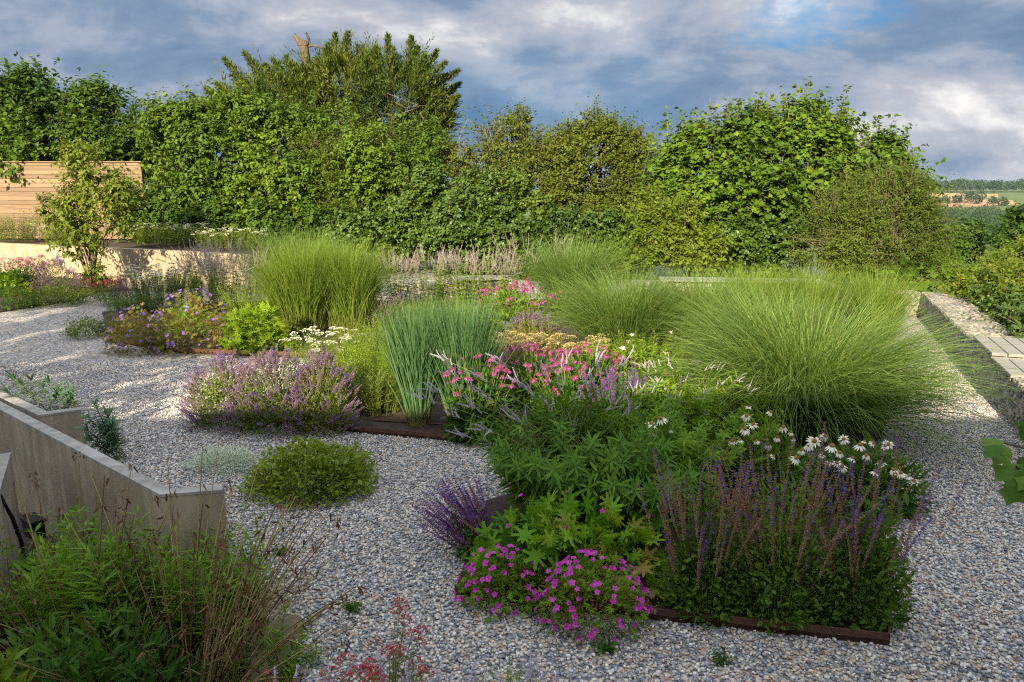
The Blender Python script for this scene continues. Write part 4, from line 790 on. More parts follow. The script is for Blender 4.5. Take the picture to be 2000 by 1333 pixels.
gb = 'upright blue-green grasses'
grass('blue-green upright grass, left one, with straw-coloured foot above the steel edging', G(818, 829, .03), .12, 1.36, 1500, .012, m_pan, 112, (7, 5), (22, 12), 1.2, group=gb, foot=(1, 1))
grass('blue-green upright grass, right one, behind the pink coneflowers', G(905, 824, .03), .16, 1.38, 1700, .012, m_pan, 113, (8, 6), (24, 12), 1.2, group=gb, foot=(1, 1))

def salvia(label, box_, tops, n, protos, seed, leaf=m_sal, lean=(0, 0), grp='salvias with tall flower spikes', foln=2600, sc=1., lf=.035, kick=.07):
    c, rx, ry, h = fit(*box_); rg = np.random.default_rng(seed); r = thing('salvia_plant', label, 'salvia', c, grp); mb = MB(); mound(mb, c, rx * 1.05, ry, h * 1.15, foln * 3 // 2, 'ovate', lf, lf * .5, rg, seed, up=.7, rough=.32); mound(mb, c, rx * .95, ry, h * .8, foln // 3, 'ovate', lf * 1.5, lf * .8, rg, seed + 2, up=.2); mb.build('foliage', [leaf], r)
    p, d = surf(c, rx * .85, ry * .85, h * .9, n, rg, .2, False); n = len(p); top = P((box_[0] + box_[1]) / 2, tops, c[1])[2]
    D = norm(d * (.35, .35, 0) + Z3 + rg.normal(size=(n, 3)) * kick + np.array([*lean, 0])); D[::15] += rg.normal(size=(len(D[::15]), 3)) * (.45, .45, .1)
    p = p + D * (np.clip(top - .38 - p[:, 2], 0, .5) * rg.random(n))[:, None]; ft = c + (p - c) * (.4, .4, 0); mb = MB(); flower_stems(mb, ft, p, rg, .002); mb.build('stems', [m_stem], r); parts(r, 'flower_spike', protos, p, D, sc * (.75 + .5 * rg.random(n)), rg); return r
salvia('left plant of the pink-brown spiked salvia, beside the lobed leaves', (1290, 1460, 1010, 1216), 905, 52, SV + SV + SP[:1], 201)
salvia('middle plant of the pink-brown spiked salvia behind the steel edging', (1420, 1620, 985, 1228), 885, 58, SV + SV + SP[:1], 202)
salvia('right plant of the pink-brown spiked salvia, filling the bed corner', (1580, 1765, 1000, 1238), 900, 38, SV + SV + SP, 203)
salvia('purple salvia leaning left out over the gravel', (880, 985, 1010, 1095), 940, 95, SP + SV[:1], 204, lean=(-.75, -.05), foln=500, sc=1.0, kick=.22)
salvia('dark purple salvia in shade behind the pink coneflowers', (1135, 1310, 770, 880), 715, 80, SP, 205, leaf=m_dk)
def conefl(label, box_, protos, n, seed, hz=.0, grp='pink coneflowers', fol=1100, leaf=m_dk, sc=.76, spread=1.15, heads=None, cut=None):
    c, rx, ry, h = fit(*box_); rg = np.random.default_rng(seed); r = thing('coneflower_plant', label, 'coneflower', c, grp); mb = MB(); mound(mb, c, rx, ry, h * .78, fol, 'lance', .13, .034, rg, seed, up=.3, droop=.2, inner=.7); mb.build('foliage', [leaf], r)
    if heads is None:
        a = rg.random(n) * 6.28; q = np.sqrt(rg.random(n)) * spread; p = c + np.stack([np.cos(a) * q * rx, np.sin(a) * q * ry, h * (.86 + .2 * rg.random(n) - .22 * q * q)], 1)
    else: p = np.array(heads)
    D = norm(Z3 + rg.normal(size=(len(p), 3)) * .25 + np.array([0, -.35, 0])); ft = c + (p - c) * (.35, .35, 0); mb = MB(); flower_stems(mb, ft, p - D * .004, rg, .0026); mb.build('stems', [m_stem], r); parts(r, 'flower_head', protos, p, D, sc * (.5 + .65 * rg.random(len(p))), rg)
conefl('pink coneflower next to the blue-green grass', (875, 1000, 690, 866), PC, 30, 211, leaf=m_dk)
conefl('pink coneflower in the middle of the drift, thick with blooms', (965, 1110, 672, 800), PC, 62, 212)
conefl('pink coneflower at the right of the drift before the ochre seedheads', (1075, 1215, 675, 800), PC, 54, 213)
conefl('pink coneflower with darker blooms standing before the lilac spires', (1040, 1180, 705, 850), PC, 36, 214)
conefl('few pink coneflowers near the dark purple salvia', (1180, 1310, 705, 830), PC, 7, 215, fol=700)
conefl('distant pink coneflowers left of the wide wind-combed grass', (930, 1085, 545, 655), PC, 40, 216, leaf=m_verb, sc=1.05)
WH = [fp(x, y, 5.55 + .25 * np.sin(x * .37)) for x, y in ((1290, 818), (1280, 845), (1272, 828), (1312, 840), (1462, 795), (1458, 812), (1505, 805), (1518, 855), (1548, 858), (1455, 838), (1445, 860), (1430, 862), (1478, 862), (1500, 868), (1545, 845), (1612, 852), (1580, 870), (1590, 862), (1605, 890), (1510, 892), (1555, 895), (1625, 872), (1640, 885), (1648, 858), (1680, 870), (1692, 890), (1688, 862), (1705, 866), (1645, 912), (1665, 895), (1635, 905), (1710, 922), (1728, 872), (1735, 868), (1745, 918), (1760, 925), (1775, 932), (1785, 940), (1755, 915), (1720, 905), (1618, 905), (1470, 830), (1530, 835), (1565, 880))]
conefl('white coneflower left of the salvia spikes, among lance leaves', (1270, 1420, 850, 1010), WC, 0, 217, grp='white coneflowers', sc=.88, heads=WH[:4], fol=500, leaf=m_verb)
conefl('white coneflower with many blooms above the middle salvia spikes', (1410, 1590, 830, 1010), WC, 0, 218, grp='white coneflowers', sc=.88, heads=[w for w in WH[4:] if w[0] < 5.6 * .385], fol=1300, leaf=m_ver)
conefl('white coneflower under the huge grass, nodding towards the gravel', (1570, 1790, 850, 1010), WC, 0, 219, grp='white coneflowers', sc=.88, heads=[w for w in WH[4:] if w[0] >= 5.6 * .385], fol=1300, leaf=m_dk)
def lance_clump(label, c, rx, ry, L, n, leaf, seed, name='speedwell_plant', cat='perennial', t0=(4, 20), t1=(25, 55), nodes=12, whorl=5, lf=.16, lw=.031, spikes=None, grp=None, sc=1., start=.22, lean=(0, 0), r=.0035, per=3):
    rg = np.random.default_rng(seed); rt = thing(name, label, cat, c, grp); a = rg.random(n) * 6.28; q = np.sqrt(rg.random(n)); P0 = c + np.stack([np.cos(a) * q * rx * .6, np.sin(a) * q * ry * .6, 0 * q], 1)
    mb = MB(); pts = leafy_stems(mb, P0, a + rg.normal(size=n) * .4, np.radians(t0[0] + (t0[1] - t0[0]) * q), np.radians(t1[0] + (t1[1] - t1[0]) * q), L * (.75 + .3 * rg.random(n)), nodes, whorl, 'lance', lf, lw, rg, start=start, r=r); mb.build('foliage', [leaf, m_stem], rt)
    if spikes:
        e = pts[:, -1]; d = norm(pts[:, -1] - pts[:, -2]); pp = [e]; dd = [d]
        for k in range(per - 1): pp.append(pts[:, -1] - d * .02 + rg.normal(size=(n, 3)) * .03); dd.append(norm(d + rg.normal(size=(n, 3)) * .5))
        pp, dd = np.concatenate(pp), np.concatenate(dd); parts(rt, 'flower_spike', spikes, pp, dd, sc * (.75 + .5 * rg.random(len(pp))), rg)
    return rt, pts
c = gpos(1120, 5.6, .03); rt, _ = lance_clump('dark lance-leaved clump behind the lobed leaves, with long arching lilac spires', c, .55, .42, .98, 70, m_ver, 221, nodes=13, whorl=5)
# its long flowering stems lean to the left
rg = np.random.default_rng(222)
ends = [(822, 778), (836, 762), (862, 700), (880, 810), (905, 760), (918, 795), (930, 735), (950, 775), (968, 700), (985, 800), (1005, 745), (1030, 760), (1050, 720), (1068, 790), (1090, 745), (1108, 700), (1130, 780), (1150, 735), (1172, 700), (1195, 745), (1215, 715), (1200, 790), (1120, 830), (940, 840), (900, 850), (880, 905), (960, 870), (1240, 800), (870, 730), (1010, 820)]
mb = MB(); tp, td = [], []
for x, y in ends:
    e = P(x, y, 5.7 + rg.normal() * .3); b = P(1120 + rg.normal() * 45, 960, 5.6); b[2] = .3; m1 = b * .5 + e * .5; m1[2] = b[2] + (e[2] - b[2]) * .78; t = np.linspace(0, 1, 7)[:, None]; pts = b * (1 - t) ** 2 + 2 * m1 * t * (1 - t) + e * t ** 2; tubes(mb, pts, .004, .0022, 4, 0)
    d = norm(pts[-1] - pts[-2]); 
    for k in range(4): tp.append(e - d * .03 * k + rg.normal(size=3) * .012 * (k > 0)); td.append(norm(d + Z3 * .7 * (k > 0) + rg.normal(size=3) * .45 * (k > 0)))
mb.build('stems', [m_stem], rt); parts(rt, 'flower_spike', VV, np.array(tp), np.array(td), .6 + .5 * rg.random(len(tp)), rg, 120)
lance_clump('bright lance-leaved clump in front of the huge grass', gpos(1370, 6.2), .55, .45, .86, 75, m_verb, 223, nodes=13, whorl=5, lf=.10)
lance_clump('pale lilac spires rising beside the left flank of the huge grass', gpos(1345, 7.1), .35, .3, .86, 34, m_verb, 224, spikes=VV, per=3, sc=.7)
lance_clump('deep green lance leaves between the lobed leaves and the salvia spikes', gpos(1265, 5.3), .3, .28, .74, 44, m_ver, 226)
lance_clump('bright lance-leaved clump at the left of the white coneflowers', gpos(1290, 6.7), .4, .3, .7, 40, m_verb, 225, lf=.09)
# cranesbills
def cranes(label, box_, n, lf, leaf, flowers, nf, seed, grp=None, tpl='geran', sc=1., inner=.5, rough=.15, name='cranesbill_plant', lift=.05, filler=0, fillm=None, fsc=1., up=.2, z0=.03):
    wf = 1. if tpl == 'geran' else (.24 if tpl == 'lance' else .55)
    c, rx, ry, h = fit(*box_, z0=z0); rg = np.random.default_rng(seed); r = thing(name, label, 'cranesbill' if name[:5] == 'crane' else 'plant', c, grp); mb = MB(); p = mound(mb, c, rx, ry, h, n, tpl, lf, lf * wf, rg, seed, up=up, out=.7, inner=inner, rough=rough, jit=.35)
    if filler: mound(mb, c, rx * .97, ry, h * .9, filler, 'dia', .022, .010, rg, seed + 1, up=.6, mat=1)
    mb.build('foliage', [leaf, fillm or leaf], r)
    if nf:
        q, d = surf(c, rx, ry, h, nf, rg, .05); q = q + d * lift * rg.random((len(q), 1)) + Z3 * .02; D = norm(d + np.array([0, -.4, .5]) + rg.normal(size=(len(q), 3)) * .25); mb = MB(); flower_stems(mb, q - d * .12 * (1, 1, .6), q, rg, .0011); mb.build('stems', [m_stem], r); parts(r, 'flower', flowers, q, D, sc * fsc * (.75 + .5 * rg.random(len(q))), rg)
    return r
cranes('lobed-leaved cranesbill in the middle of the front bed, some leaves reddening', (915, 1300, 1005, 1185), 420, .15, m_gerl, GM, 9, 231, up=.35, lift=.15)
cranes('magenta cranesbill at the left corner of the front bed', (888, 1075, 1085, 1198), 420, .04, m_gerl, GM, 62, 232, 'magenta cranesbills', filler=1500, fillm=m_rust, lift=.04)
cranes('magenta cranesbill spilling over the edging, nearest to the camera', (1040, 1275, 1100, 1250), 500, .04, m_gerl, GM, 105, 233, 'magenta cranesbills', filler=2600, fillm=m_rust, lift=.04)
cranes('rusty purple-flowered cranesbill nearest the gravel bay, left one', (215, 330, 605, 692), 900, .06, m_rust, GV, 46, 234, 'purple cranesbills', filler=2500, fillm=m_rust, fsc=1.5)
cranes('purple-flowered cranesbill with a bright green crown, right one', (295, 465, 572, 694), 1100, .07, m_rust, GV, 70, 235, 'purple cranesbills', filler=2500, fillm=m_rust, fsc=1.5)
cranes('bright green lobed-leaved plant at the foot of the tall grass pair', (440, 570, 600, 694), 700, .12, m_bri, None, 0, 236, name='leafy_plant')
cranes('lush light green plant inside the purple cranesbill', (325, 420, 600, 660), 450, .08, L_('fresh_leaf', [(.06, .17, .012), (.10, .23, .016)]), None, 0, 237, name='leafy_plant')
# catmint
def spiky_mound(label, box_, leaf, foln, lf, lw, protos, n, seed, grp=None, name='catmint_plant', cat='catmint', sc=1., out=.8, up=.5, tpl='dia', top=.0, ln=.1, merge=False, limit=100, rough=.2):
    c, rx, ry, h = fit(*box_); rg = np.random.default_rng(seed); r = thing(name, label, cat, c, grp); mb = MB(); mound(mb, c, rx * .93, ry * .93, h * .88, foln, tpl, lf, lw, rg, seed, up=.5, rough=rough); mb.build('foliage', [leaf], r)
    if n:
        p, d = surf(c, rx * .9, ry * .9, h * .85, n, rg, top); D = norm(d * out + Z3 * up + rg.normal(size=(len(p), 3)) * .28); p = p + D * ln * rg.random((len(p), 1)); mb = MB(); flower_stems(mb, p - D * .22, p, rg, .0014); mb.build('stems', [m_stem], r); parts(r, 'flower_spike', protos, p, D, sc * (.7 + .6 * rg.random(len(p))), rg, limit)
    return r
gnp = 'lilac catmints billowing over the gravel'
spiky_mound('lilac catmint at the left tip of the bed, sprawling onto gravel', (372, 520, 706, 838), m_nep, 4200, .034, .02, NP, 200, 241, gnp)
spiky_mound('lilac catmint in the middle of the billowing row', (455, 625, 690, 852), m_nep, 4600, .034, .02, NP, 270, 242, gnp)
spiky_mound('lilac catmint at the right of the billowing row by bright green foliage', (570, 700, 696, 850), m_nep, 4000, .034, .02, NP, 200, 243, gnp)
spiky_mound('grey-lilac catmint behind the blue-green grass', (715, 810, 585, 650), m_nep, 2200, .04, .022, NP, 80, 244, sc=1.2)
spiky_mound('hazy lilac catmint before the wide wind-combed grass', (975, 1105, 622, 690), m_rust, 2200, .04, .02, NP, 110, 245, sc=1.2)
# bright green aster-like foliage
def leafy(label, c, rx, ry, L, n, leaf, seed, name='aster_plant', grp=None, lf=.06, lw=.012, nodes=18, whorl=2, t1=(12, 35), fl=None, nfl=0, fsc=1.):
    rg = np.random.default_rng(seed); r = thing(name, label, 'perennial', c, grp); a = rg.random(n) * 6.28; q = np.sqrt(rg.random(n)); P0 = c + np.stack([np.cos(a) * q * rx, np.sin(a) * q * ry, 0 * q], 1); mb = MB()
    pts = leafy_stems(mb, P0, a, np.radians(2 + 10 * q), np.radians(t1[0] + (t1[1] - t1[0]) * q), L * (.75 + .3 * rg.random(n)), nodes, whorl, 'dia', lf, lw, rg, seg=5, start=.12, r=.002, el=.6); mb.build('foliage', [leaf, m_stem], r)
    if fl: k = min(nfl, n); D = norm(Z3 + rg.normal(size=(k, 3)) * .2); parts(r, 'flower_head', fl, pts[:k, -1], D, fsc * (.7 + .5 * rg.random(k)), rg)
m_lite = L_('light_aster_leaf', [(.07, .13, .012), (.12, .19, .014), (.19, .25, .02)])
leafy('fresh light green aster foliage left of the blue-green grass', gpos(730, 9.0), .32, .3, .80, 210, m_lite, 251)
leafy('darker green aster foliage at the steel edging beside catmint', gpos(725, 8.45), .26, .2, .55, 150, m_nep, 252)
leafy('feathery light green foliage between yarrow and blue-green grass', gpos(745, 10.2), .38, .3, .80, 200, m_lite, 253)
leafy('white yarrow with flat flower heads at the feet of the tall grass pair', gpos(625, 10.1), .34, .25, .62, 110, m_bri, 254, 'yarrow_plant', fl=YA, nfl=48, fsc=1.1)
leafy('low yellow-green foliage in front of the sunlit gabion', gpos(860, 13.6), .8, .5, .55, 240, m_lite, 255, 'leafy_plant')
leafy('yellow-green stems left of the tall grass pair', gpos(500, 13.0), .35, .3, .95, 150, m_bri, 256, 'leafy_plant')
leafy('ochre flat seedheads behind the pink coneflowers, left clump', gpos(1010, 10.2), .35, .25, .55, 110, m_rust, 257, 'sedum_plant', fl=OC, nfl=60, fsc=1.2)
leafy('ochre-yellow flat seedheads right of the pink coneflowers', gpos(1130, 10.0), .25, .25, .55, 90, m_bri, 258, 'sedum_plant', fl=OC, nfl=55, fsc=1.2)
leafy('blush pink anemones on thin stems beside the wide grass', gpos(1265, 9.3), .45, .3, .72, 90, m_bri, 259, 'anemone_plant', fl=AN, nfl=9, fsc=1.2, lf=.08, lw=.03, nodes=9)
leafy('green anemone leaves in front of the wide wind-combed grass', gpos(1240, 9.8), .6, .3, .55, 160, m_verb, 260, 'anemone_plant', lf=.08, lw=.04, nodes=9)
leafy('dense green filler leaves right of the dark salvia', gpos(1330, 8.2), .45, .4, .55, 160, m_verb, 261, 'leafy_plant', lf=.07, lw=.03, nodes=10)
leafy('dark green leaves under the pale lilac spires', gpos(1230, 7.3), .5, .35, .55, 150, m_dk, 262, 'leafy_plant', lf=.08, lw=.03, nodes=10)
# pale spires at the back
gsp = 'pale lilac flower spires at the back'
for i, (px, Y, lb) in enumerate(((770, 15.2, 'pale lilac spires right of the tall grass pair'), (850, 15.6, 'pale lilac spires before the sunlit gabion, thickest clump'), (915, 15.6, 'pale lilac spires in front of the bleached bench'), (968, 15.4, 'pale lilac spires right of the bleached bench front'))):
    lance_clump(lb, gpos(px, Y), .42, .3, 1.05, 44, m_bri, 270 + i, spikes=VP, per=2, grp=gsp, sc=1.1, t1=(6, 20), nodes=9, whorl=4, lf=.07)
for i, (px, Y, lb) in enumerate(((400, 15.4, 'cream and lilac spires before the pale retaining wall, left clump'), (465, 14.6, 'cream and lilac spires touching the tall grass pair'), (440, 16.2, 'cream and lilac spires farther back below the white bank flowers'))):
    lance_clump(lb, gpos(px, Y), .45, .3, 1.15, 48, m_nep, 276 + i, spikes=VP, per=2, grp='cream and lilac spires by the retaining wall', sc=1.25, t1=(8, 26), nodes=9, whorl=4, lf=.06)
lance_clump('straw coloured spires at the left of the rounded grass tuft', gpos(1035, 15.6), .3, .25, 1.45, 26, m_rust, 279, spikes=VP, per=2, t1=(15, 35), nodes=6, whorl=2, lf=.05)
# left bed
leafy('white daisies on a dark green clump beyond the gravel path', gpos(325, 16.2), .55, .4, .86, 170, m_dk, 281, 'daisy_plant', fl=YA, nfl=90, fsc=1.25, lf=.07, lw=.02, nodes=12)
leafy('low dark green clump fronting the white daisies', gpos(260, 15.3), .5, .3, .4, 120, m_dk, 282, 'leafy_plant')
salvia('small dark pink spiked salvia left of the white daisies', (230, 300, 560, 600), 545, 40, SP, 283, leaf=m_nep, grp=None, foln=600)
leafy('red flowered clump at the left of the white daisies', gpos(218, 16.6), .26, .2, .5, 60, m_nep, 284, 'red_flower_plant', fl=CT, nfl=22, fsc=2.)
spiky_mound('low mat with tiny pale flowers out on the gravel, nearer left one', (122, 215, 618, 662), m_nep, 1800, .03, .02, NP, 30, 285, 'low mats out on the gravel', 'creeping_plant', 'ground plant', sc=.5)
spiky_mound('low mat with purple bells out on the gravel, right one', (190, 262, 612, 655), m_nep, 1500, .03, .02, NP, 34, 286, 'low mats out on the gravel', 'creeping_plant', 'ground plant', sc=.5)
cranes('low dark green clump edging the left bed, at the frame edge', (-90, 70, 556, 610), 2200, .055, m_sal, None, 0, 287, name='leafy_plant', tpl='ovate')
cranes('low green clump edging the left bed, right one by the path', (50, 165, 562, 600), 1700, .055, m_nep, None, 0, 288, name='leafy_plant', tpl='ovate')
spiky_mound('lilac flowered clump in the left bed', (75, 150, 510, 575), m_nep, 1600, .04, .02, NP, 110, 289, sc=1.5, cat='perennial', name='lilac_flower_plant')
leafy('pink phlox in front of the retaining wall', gpos(30, 18.2), .55, .3, .85, 90, m_dk, 290, 'phlox_plant', fl=PHX, nfl=36, fsc=1.3, lf=.08, lw=.03)
cranes('amber and orange leaved shrub before the retaining wall', (70, 128, 480, 540), 900, .07, m_yel, None, 0, 291, name='amber_shrub', tpl='ovate')
cranes('bright green leaves below the pink phlox', (-20, 60, 535, 580), 700, .1, m_bri, None, 0, 292, name='leafy_plant')
spiky_mound('small grey-green plant at the foot of the dogwood', (140, 200, 555, 592), m_nep, 900, .04, .02, NP, 12, 293, name='leafy_plant', cat='perennial')
leafy('low cream flowered strip along the foot of the retaining wall', gpos(300, 19.2), 1.3, .25, .35, 170, m_nep, 294, 'leafy_plant', fl=YA, nfl=30, fsc=.6)
def bank(px, Y): q = P(px, 470, Y); return np.array([q[0], Y, .88])
leafy('white flowered shrub on the bank above the retaining wall, left stretch', bank(340, 21.6), 1.1, .45, .62, 210, m_nep, 295, 'bank_shrub', 'white flowered shrubs on the bank', fl=YA, nfl=70, fsc=1.1, lf=.08, lw=.03, nodes=10)
leafy('white flowered shrub on the bank above the retaining wall, right stretch', bank(450, 20.4), .8, .4, .55, 170, m_nep, 296, 'bank_shrub', 'white flowered shrubs on the bank', fl=YA, nfl=60, fsc=1.1, lf=.08, lw=.03, nodes=10)
leafy('grey-green feathery shrub on the bank at the left edge, before the fence', bank(25, 23.0), .7, .35, .85, 170, m_nep, 297, 'bank_shrub', lf=.09, lw=.025, nodes=10)
leafy('pale shrub on the bank left of the dogwood', bank(125, 22.6), .5, .35, .6, 110, m_nep, 298, 'bank_shrub', fl=YA, nfl=20, lf=.08, lw=.03, nodes=10)
cranes('dark bush on the bank between the dogwood and the fence end', (235, 335, 395, 470), 1500, .11, m_dkbroad, None, 0, 299, name='bank_bush', tpl='ovate')
# mats on the near gravel
m1 = cranes('glossy green mound of low leaves alone on the gravel', (478, 742, 872, 985), 3800, .052, m_marj, None, 0, 301, name='marjoram_plant', tpl='ovate', rough=.14)
spiky_mound('silver-grey creeping mat left of the glossy green mound', (358, 520, 876, 926), m_silver, 6500, .016, .008, None, 0, 302, name='creeping_plant', cat='ground plant', rough=.25)
spiky_mound('small daisy-flecked weed right behind the glossy green mound', (650, 735, 868, 930), m_nep, 900, .03, .014, NP, 14, 303, name='creeping_plant', cat='ground plant', sc=.5)
def spurge(label, tips, foot, seed, grp=None, lf=.06, lw=.013, leaf=m_euph):
    rg = np.random.default_rng(seed); r = thing('spurge_plant', label, 'spurge', foot, grp); mb = MB()
    for tp_ in tips:
        tp_ = np.array(tp_); b = np.array(foot) + rg.normal(size=3) * (.06, .06, 0); m_ = (b + tp_) / 2 + (0, 0, .04); t = np.linspace(0, 1, 6)[:, None]; pts = b * (1 - t) ** 2 + 2 * m_ * t * (1 - t) + tp_ * t ** 2; tubes(mb, pts, .006, .004, 4, 1); k = 95
        tt = .25 + .75 * rg.random(k) ** .6; q = np.stack([np.interp(tt, t[:, 0], pts[:, j]) for j in range(3)], 1); ax = norm(pts[-1] - pts[-3]); d = rdir(rg, k); d = d - ax * (d @ ax)[:, None]
        inst(mb, 'lance', q, norm(d) + ax * (-.25 + 1.3 * (tt > .93)[:, None] + .4 * tt[:, None]), ax + 0 * d + d * .1, lf * (.7 + .5 * rg.random(k)), lw, 0, rg.random(k))
    mb.build('foliage', [leaf, m_stem], r)
spurge('blue-green spurge tuft at the front of the glossy mound', [P(640 + dx, 955 + dy, 6.35) for dx, dy in ((-22, 6), (-8, -6), (8, -3), (22, 8), (0, 10))], G(642, 985), 311)
spurge('spiky green spurge behind the small concrete wall, left plant', [P(x, y, 7.6) for x, y in ((25, 735), (40, 750), (60, 738), (82, 755), (15, 765))], np.array([-4.75, 7.6, 0]), 312, 'spiky spurges by the concrete wall', .10, .019)
spurge('spiky green spurge behind the small concrete wall, right plant', [P(x, y, 7.5) for x, y in ((95, 745), (118, 762), (135, 755), (108, 775), (140, 778))], np.array([-4.4, 7.5, 0]), 313, 'spiky spurges by the concrete wall', .10, .019)
spurge('spiky green spurge at the end of the small concrete wall', [P(x, y, 6.9) for x, y in ((185, 790), (212, 812), (172, 815), (205, 845), (180, 860), (218, 835), (195, 872), (170, 840))], np.array([-3.72, 7.0, 0]), 314, 'spiky spurges by the concrete wall', .10, .019)
# foreground, lower left: dead stems with fresh willowy shoots
m_dead = L_('dead_stem', [(.10, .06, .035), (.22, .17, .07), (.30, .26, .11), (.13, .045, .035)], .05, .8, .1); m_wil = L_('willowy_leaf', [(.05, .125, .018), (.09, .18, .022), (.15, .23, .035)]); m_brown = L_('withered_leaf', [(.05, .028, .018), (.10, .05, .028)], .1)
def dead_clump(label, foot, n, L, seed, t1=(30, 80), azc=None):
    rg = np.random.default_rng(seed); r = thing('stem_clump', label, 'perennial', foot, 'half-withered stem clumps'); a = rg.random(n) * 6.28 if azc is None else rg.normal(azc, .6, n); q = rg.random(n)
    P0 = np.array(foot) + np.stack([np.cos(a) * .13 * q, np.sin(a) * .13 * q, 0 * q], 1); pts = curve(P0, a, np.radians(6 + 34 * q), np.radians(t1[0] * q + (t1[1] - t1[0]) * q * rg.random(n) + 8), L * (.6 + .5 * rg.random(n)), 7, .8); mb = MB(); tubes(mb, pts, .0052, .0026, 5, 0)
    for s in range(1, 6):
        sel = rg.random(n) < .6; k = sel.sum(); b = pts[sel, s]; d = norm(pts[sel, s + 1] - pts[sel, s]); e = b + (d + rg.normal(size=(k, 3)) * .45) * (.1 + .16 * rg.random((k, 1))); tubes(mb, np.stack([b, (b + e) / 2 + Z3 * .01, e], 1), .003, .0014, 3, 0)
    mb.build('stems', [m_dead], r, True); mb = MB(); k = n * 7; i = rg.integers(0, n, k); s = rg.integers(2, 8, k); inst(mb, 'lance', pts[i, s] + rg.normal(size=(k, 3)) * .01, rg.normal(size=(k, 3)) * .6 - Z3 * .8, rdir(rg, k), .045 + .03 * rg.random(k), .014, 0, rg.random(k))
    e = pts[::6, -1]; 
    for q_ in e: d = rdir(rg, 14) * .03; inst(mb, 'octa', q_ + d + Z3 * .03, d + 1e-5, rdir(rg, 14), .012, .012, 0, rg.random(14) * .4)
    mb.build('withered_leaves', [m_brown], r); return r
dead_clump('brown half-withered stem clump fanning out at the bottom left', np.array([-1.95, 4.05, -.48]), 50, 1.5, 321, (20, 62))
dead_clump('straw-coloured stems sweeping right above the mossy boulder', np.array([-1.75, 3.75, -.3]), 40, 1.2, 322, (50, 85), .15)
dead_clump('dark withered stems at the left edge below the black box', np.array([-2.55, 4.1, -.48]), 30, 1.4, 323, (15, 50))
def shoots(label, list_, seed, leaf=m_wil, lf=.17, lw=.03, nodes=34):
    rg = np.random.default_rng(seed); foot = np.mean([l[0] for l in list_], 0); r = thing('willowy_shoots', label, 'perennial', foot, 'fresh willowy shoots'); mb = MB()
    for f, e in list_:
        f, e = np.array(f), np.array(e); h_ = e - f; L = np.linalg.norm(h_) * 1.03; az = math.atan2(h_[1], h_[0]); ti = math.atan2(np.hypot(h_[0], h_[1]), h_[2])
        leafy_stems(mb, f[None], np.array([az]), np.array([ti * .7]), np.array([ti * 1.3]), L, nodes, 2, 'lance', lf, lw, rg, start=.5, r=.0045, el=.6, droop=.3, taper=.45)
    mb.build('foliage', [leaf, m_stem], r)
def sh(px, py, Y, fx, fY): return (np.array([fx, fY, -.45]), P(px, py + 22, Y))
shoots('fresh willowy green shoots before the large concrete wall, left group', [sh(150, 985, 4.4, -2.2, 4.2), (sh(185, 1010, 4.3, -2.1, 4.15)), sh(130, 1010, 4.4, -2.35, 4.25), sh(215, 1040, 4.2, -2.1, 4.1), sh(95, 1060, 4.2, -2.4, 4.1), sh(170, 1060, 4.0, -2.2, 4.0), sh(120, 1050, 4.1, -2.3, 4.), sh(60, 1130, 4.2, -2.6, 4.1), sh(10, 1150, 4.1, -2.7, 4.1)], 331)
shoots('fresh willowy green shoots with one tall tip before the concrete wall corner', [sh(268, 990, 4.4, -2.0, 4.2), sh(285, 1075, 4.3, -1.9, 4.2), sh(250, 1060, 4.3, -2.0, 4.15), sh(305, 1100, 4.2, -1.9, 4.1), sh(235, 1110, 4.1, -2.0, 4.), sh(330, 1130, 4.1, -1.8, 4.), sh(355, 1090, 4.4, -1.75, 4.3)], 332)
shoots('fresh willowy green shoots in the middle, before the corner of the concrete wall', [sh(x, y, 4.2, (x - 1000) / 1500 * 4.0, 4.0) for x, y in ((200, 1090), (240, 1060), (180, 1120), (300, 1120), (340, 1140), (270, 1150), (130, 1150), (100, 1160), (45, 1180), (220, 1160), (385, 1080), (320, 1060))], 335)
shoots('fresh willowy green shoots leaning right past the concrete wall end', [sh(405, 1040, 4.6, -1.8, 4.4), sh(430, 1080, 4.5, -1.75, 4.3), sh(470, 1085, 4.5, -1.7, 4.3), sh(515, 1095, 4.5, -1.65, 4.3), sh(380, 1110, 4.4, -1.8, 4.2), sh(440, 1120, 4.3, -1.7, 4.2), sh(490, 1120, 4.4, -1.6, 4.3), sh(360, 1150, 4.2, -1.8, 4.1), sh(415, 1150, 4.2, -1.7, 4.1)], 333)
shoots('feathery green shoots overhanging the gravel by the mossy boulder', [sh(605, 1190, 3.9, -1.35, 3.7), sh(590, 1235, 3.8, -1.3, 3.6), sh(560, 1170, 4.0, -1.4, 3.75), sh(620, 1250, 3.8, -1.25, 3.6), sh(540, 1220, 3.8, -1.4, 3.6), sh(520, 1180, 4., -1.5, 3.8), sh(575, 1280, 3.7, -1.3, 3.5), sh(480, 1200, 3.9, -1.6, 3.7)], 334, lf=.11, lw=.016, nodes=38)
cranes('leafy green shrub with upturned leaf rosettes in the bottom left corner', (-140, 150, 1245, 1700), 1500, .075, L_('rosette_leaf', [(.04, .10, .014), (.08, .15, .018), (.13, .19, .022)]), None, 0, 335, z0=-.47, name='leafy_shrub', tpl='ovate', up=.9)
leafy('fresh undergrowth between the narrow concrete wall and the large one', np.array([-2.6, 4.75, -.48]), .7, .4, .78, 150, m_wil, 337, 'leafy_plant', lf=.13, lw=.03, nodes=10)
cranes('dark leafy mass in the sunken corner between the two left walls', (30, 250, 1085, 1330), 1800, .085, m_wil, None, 0, 338, z0=-.47, name='leafy_plant', tpl='lance', rough=.3)
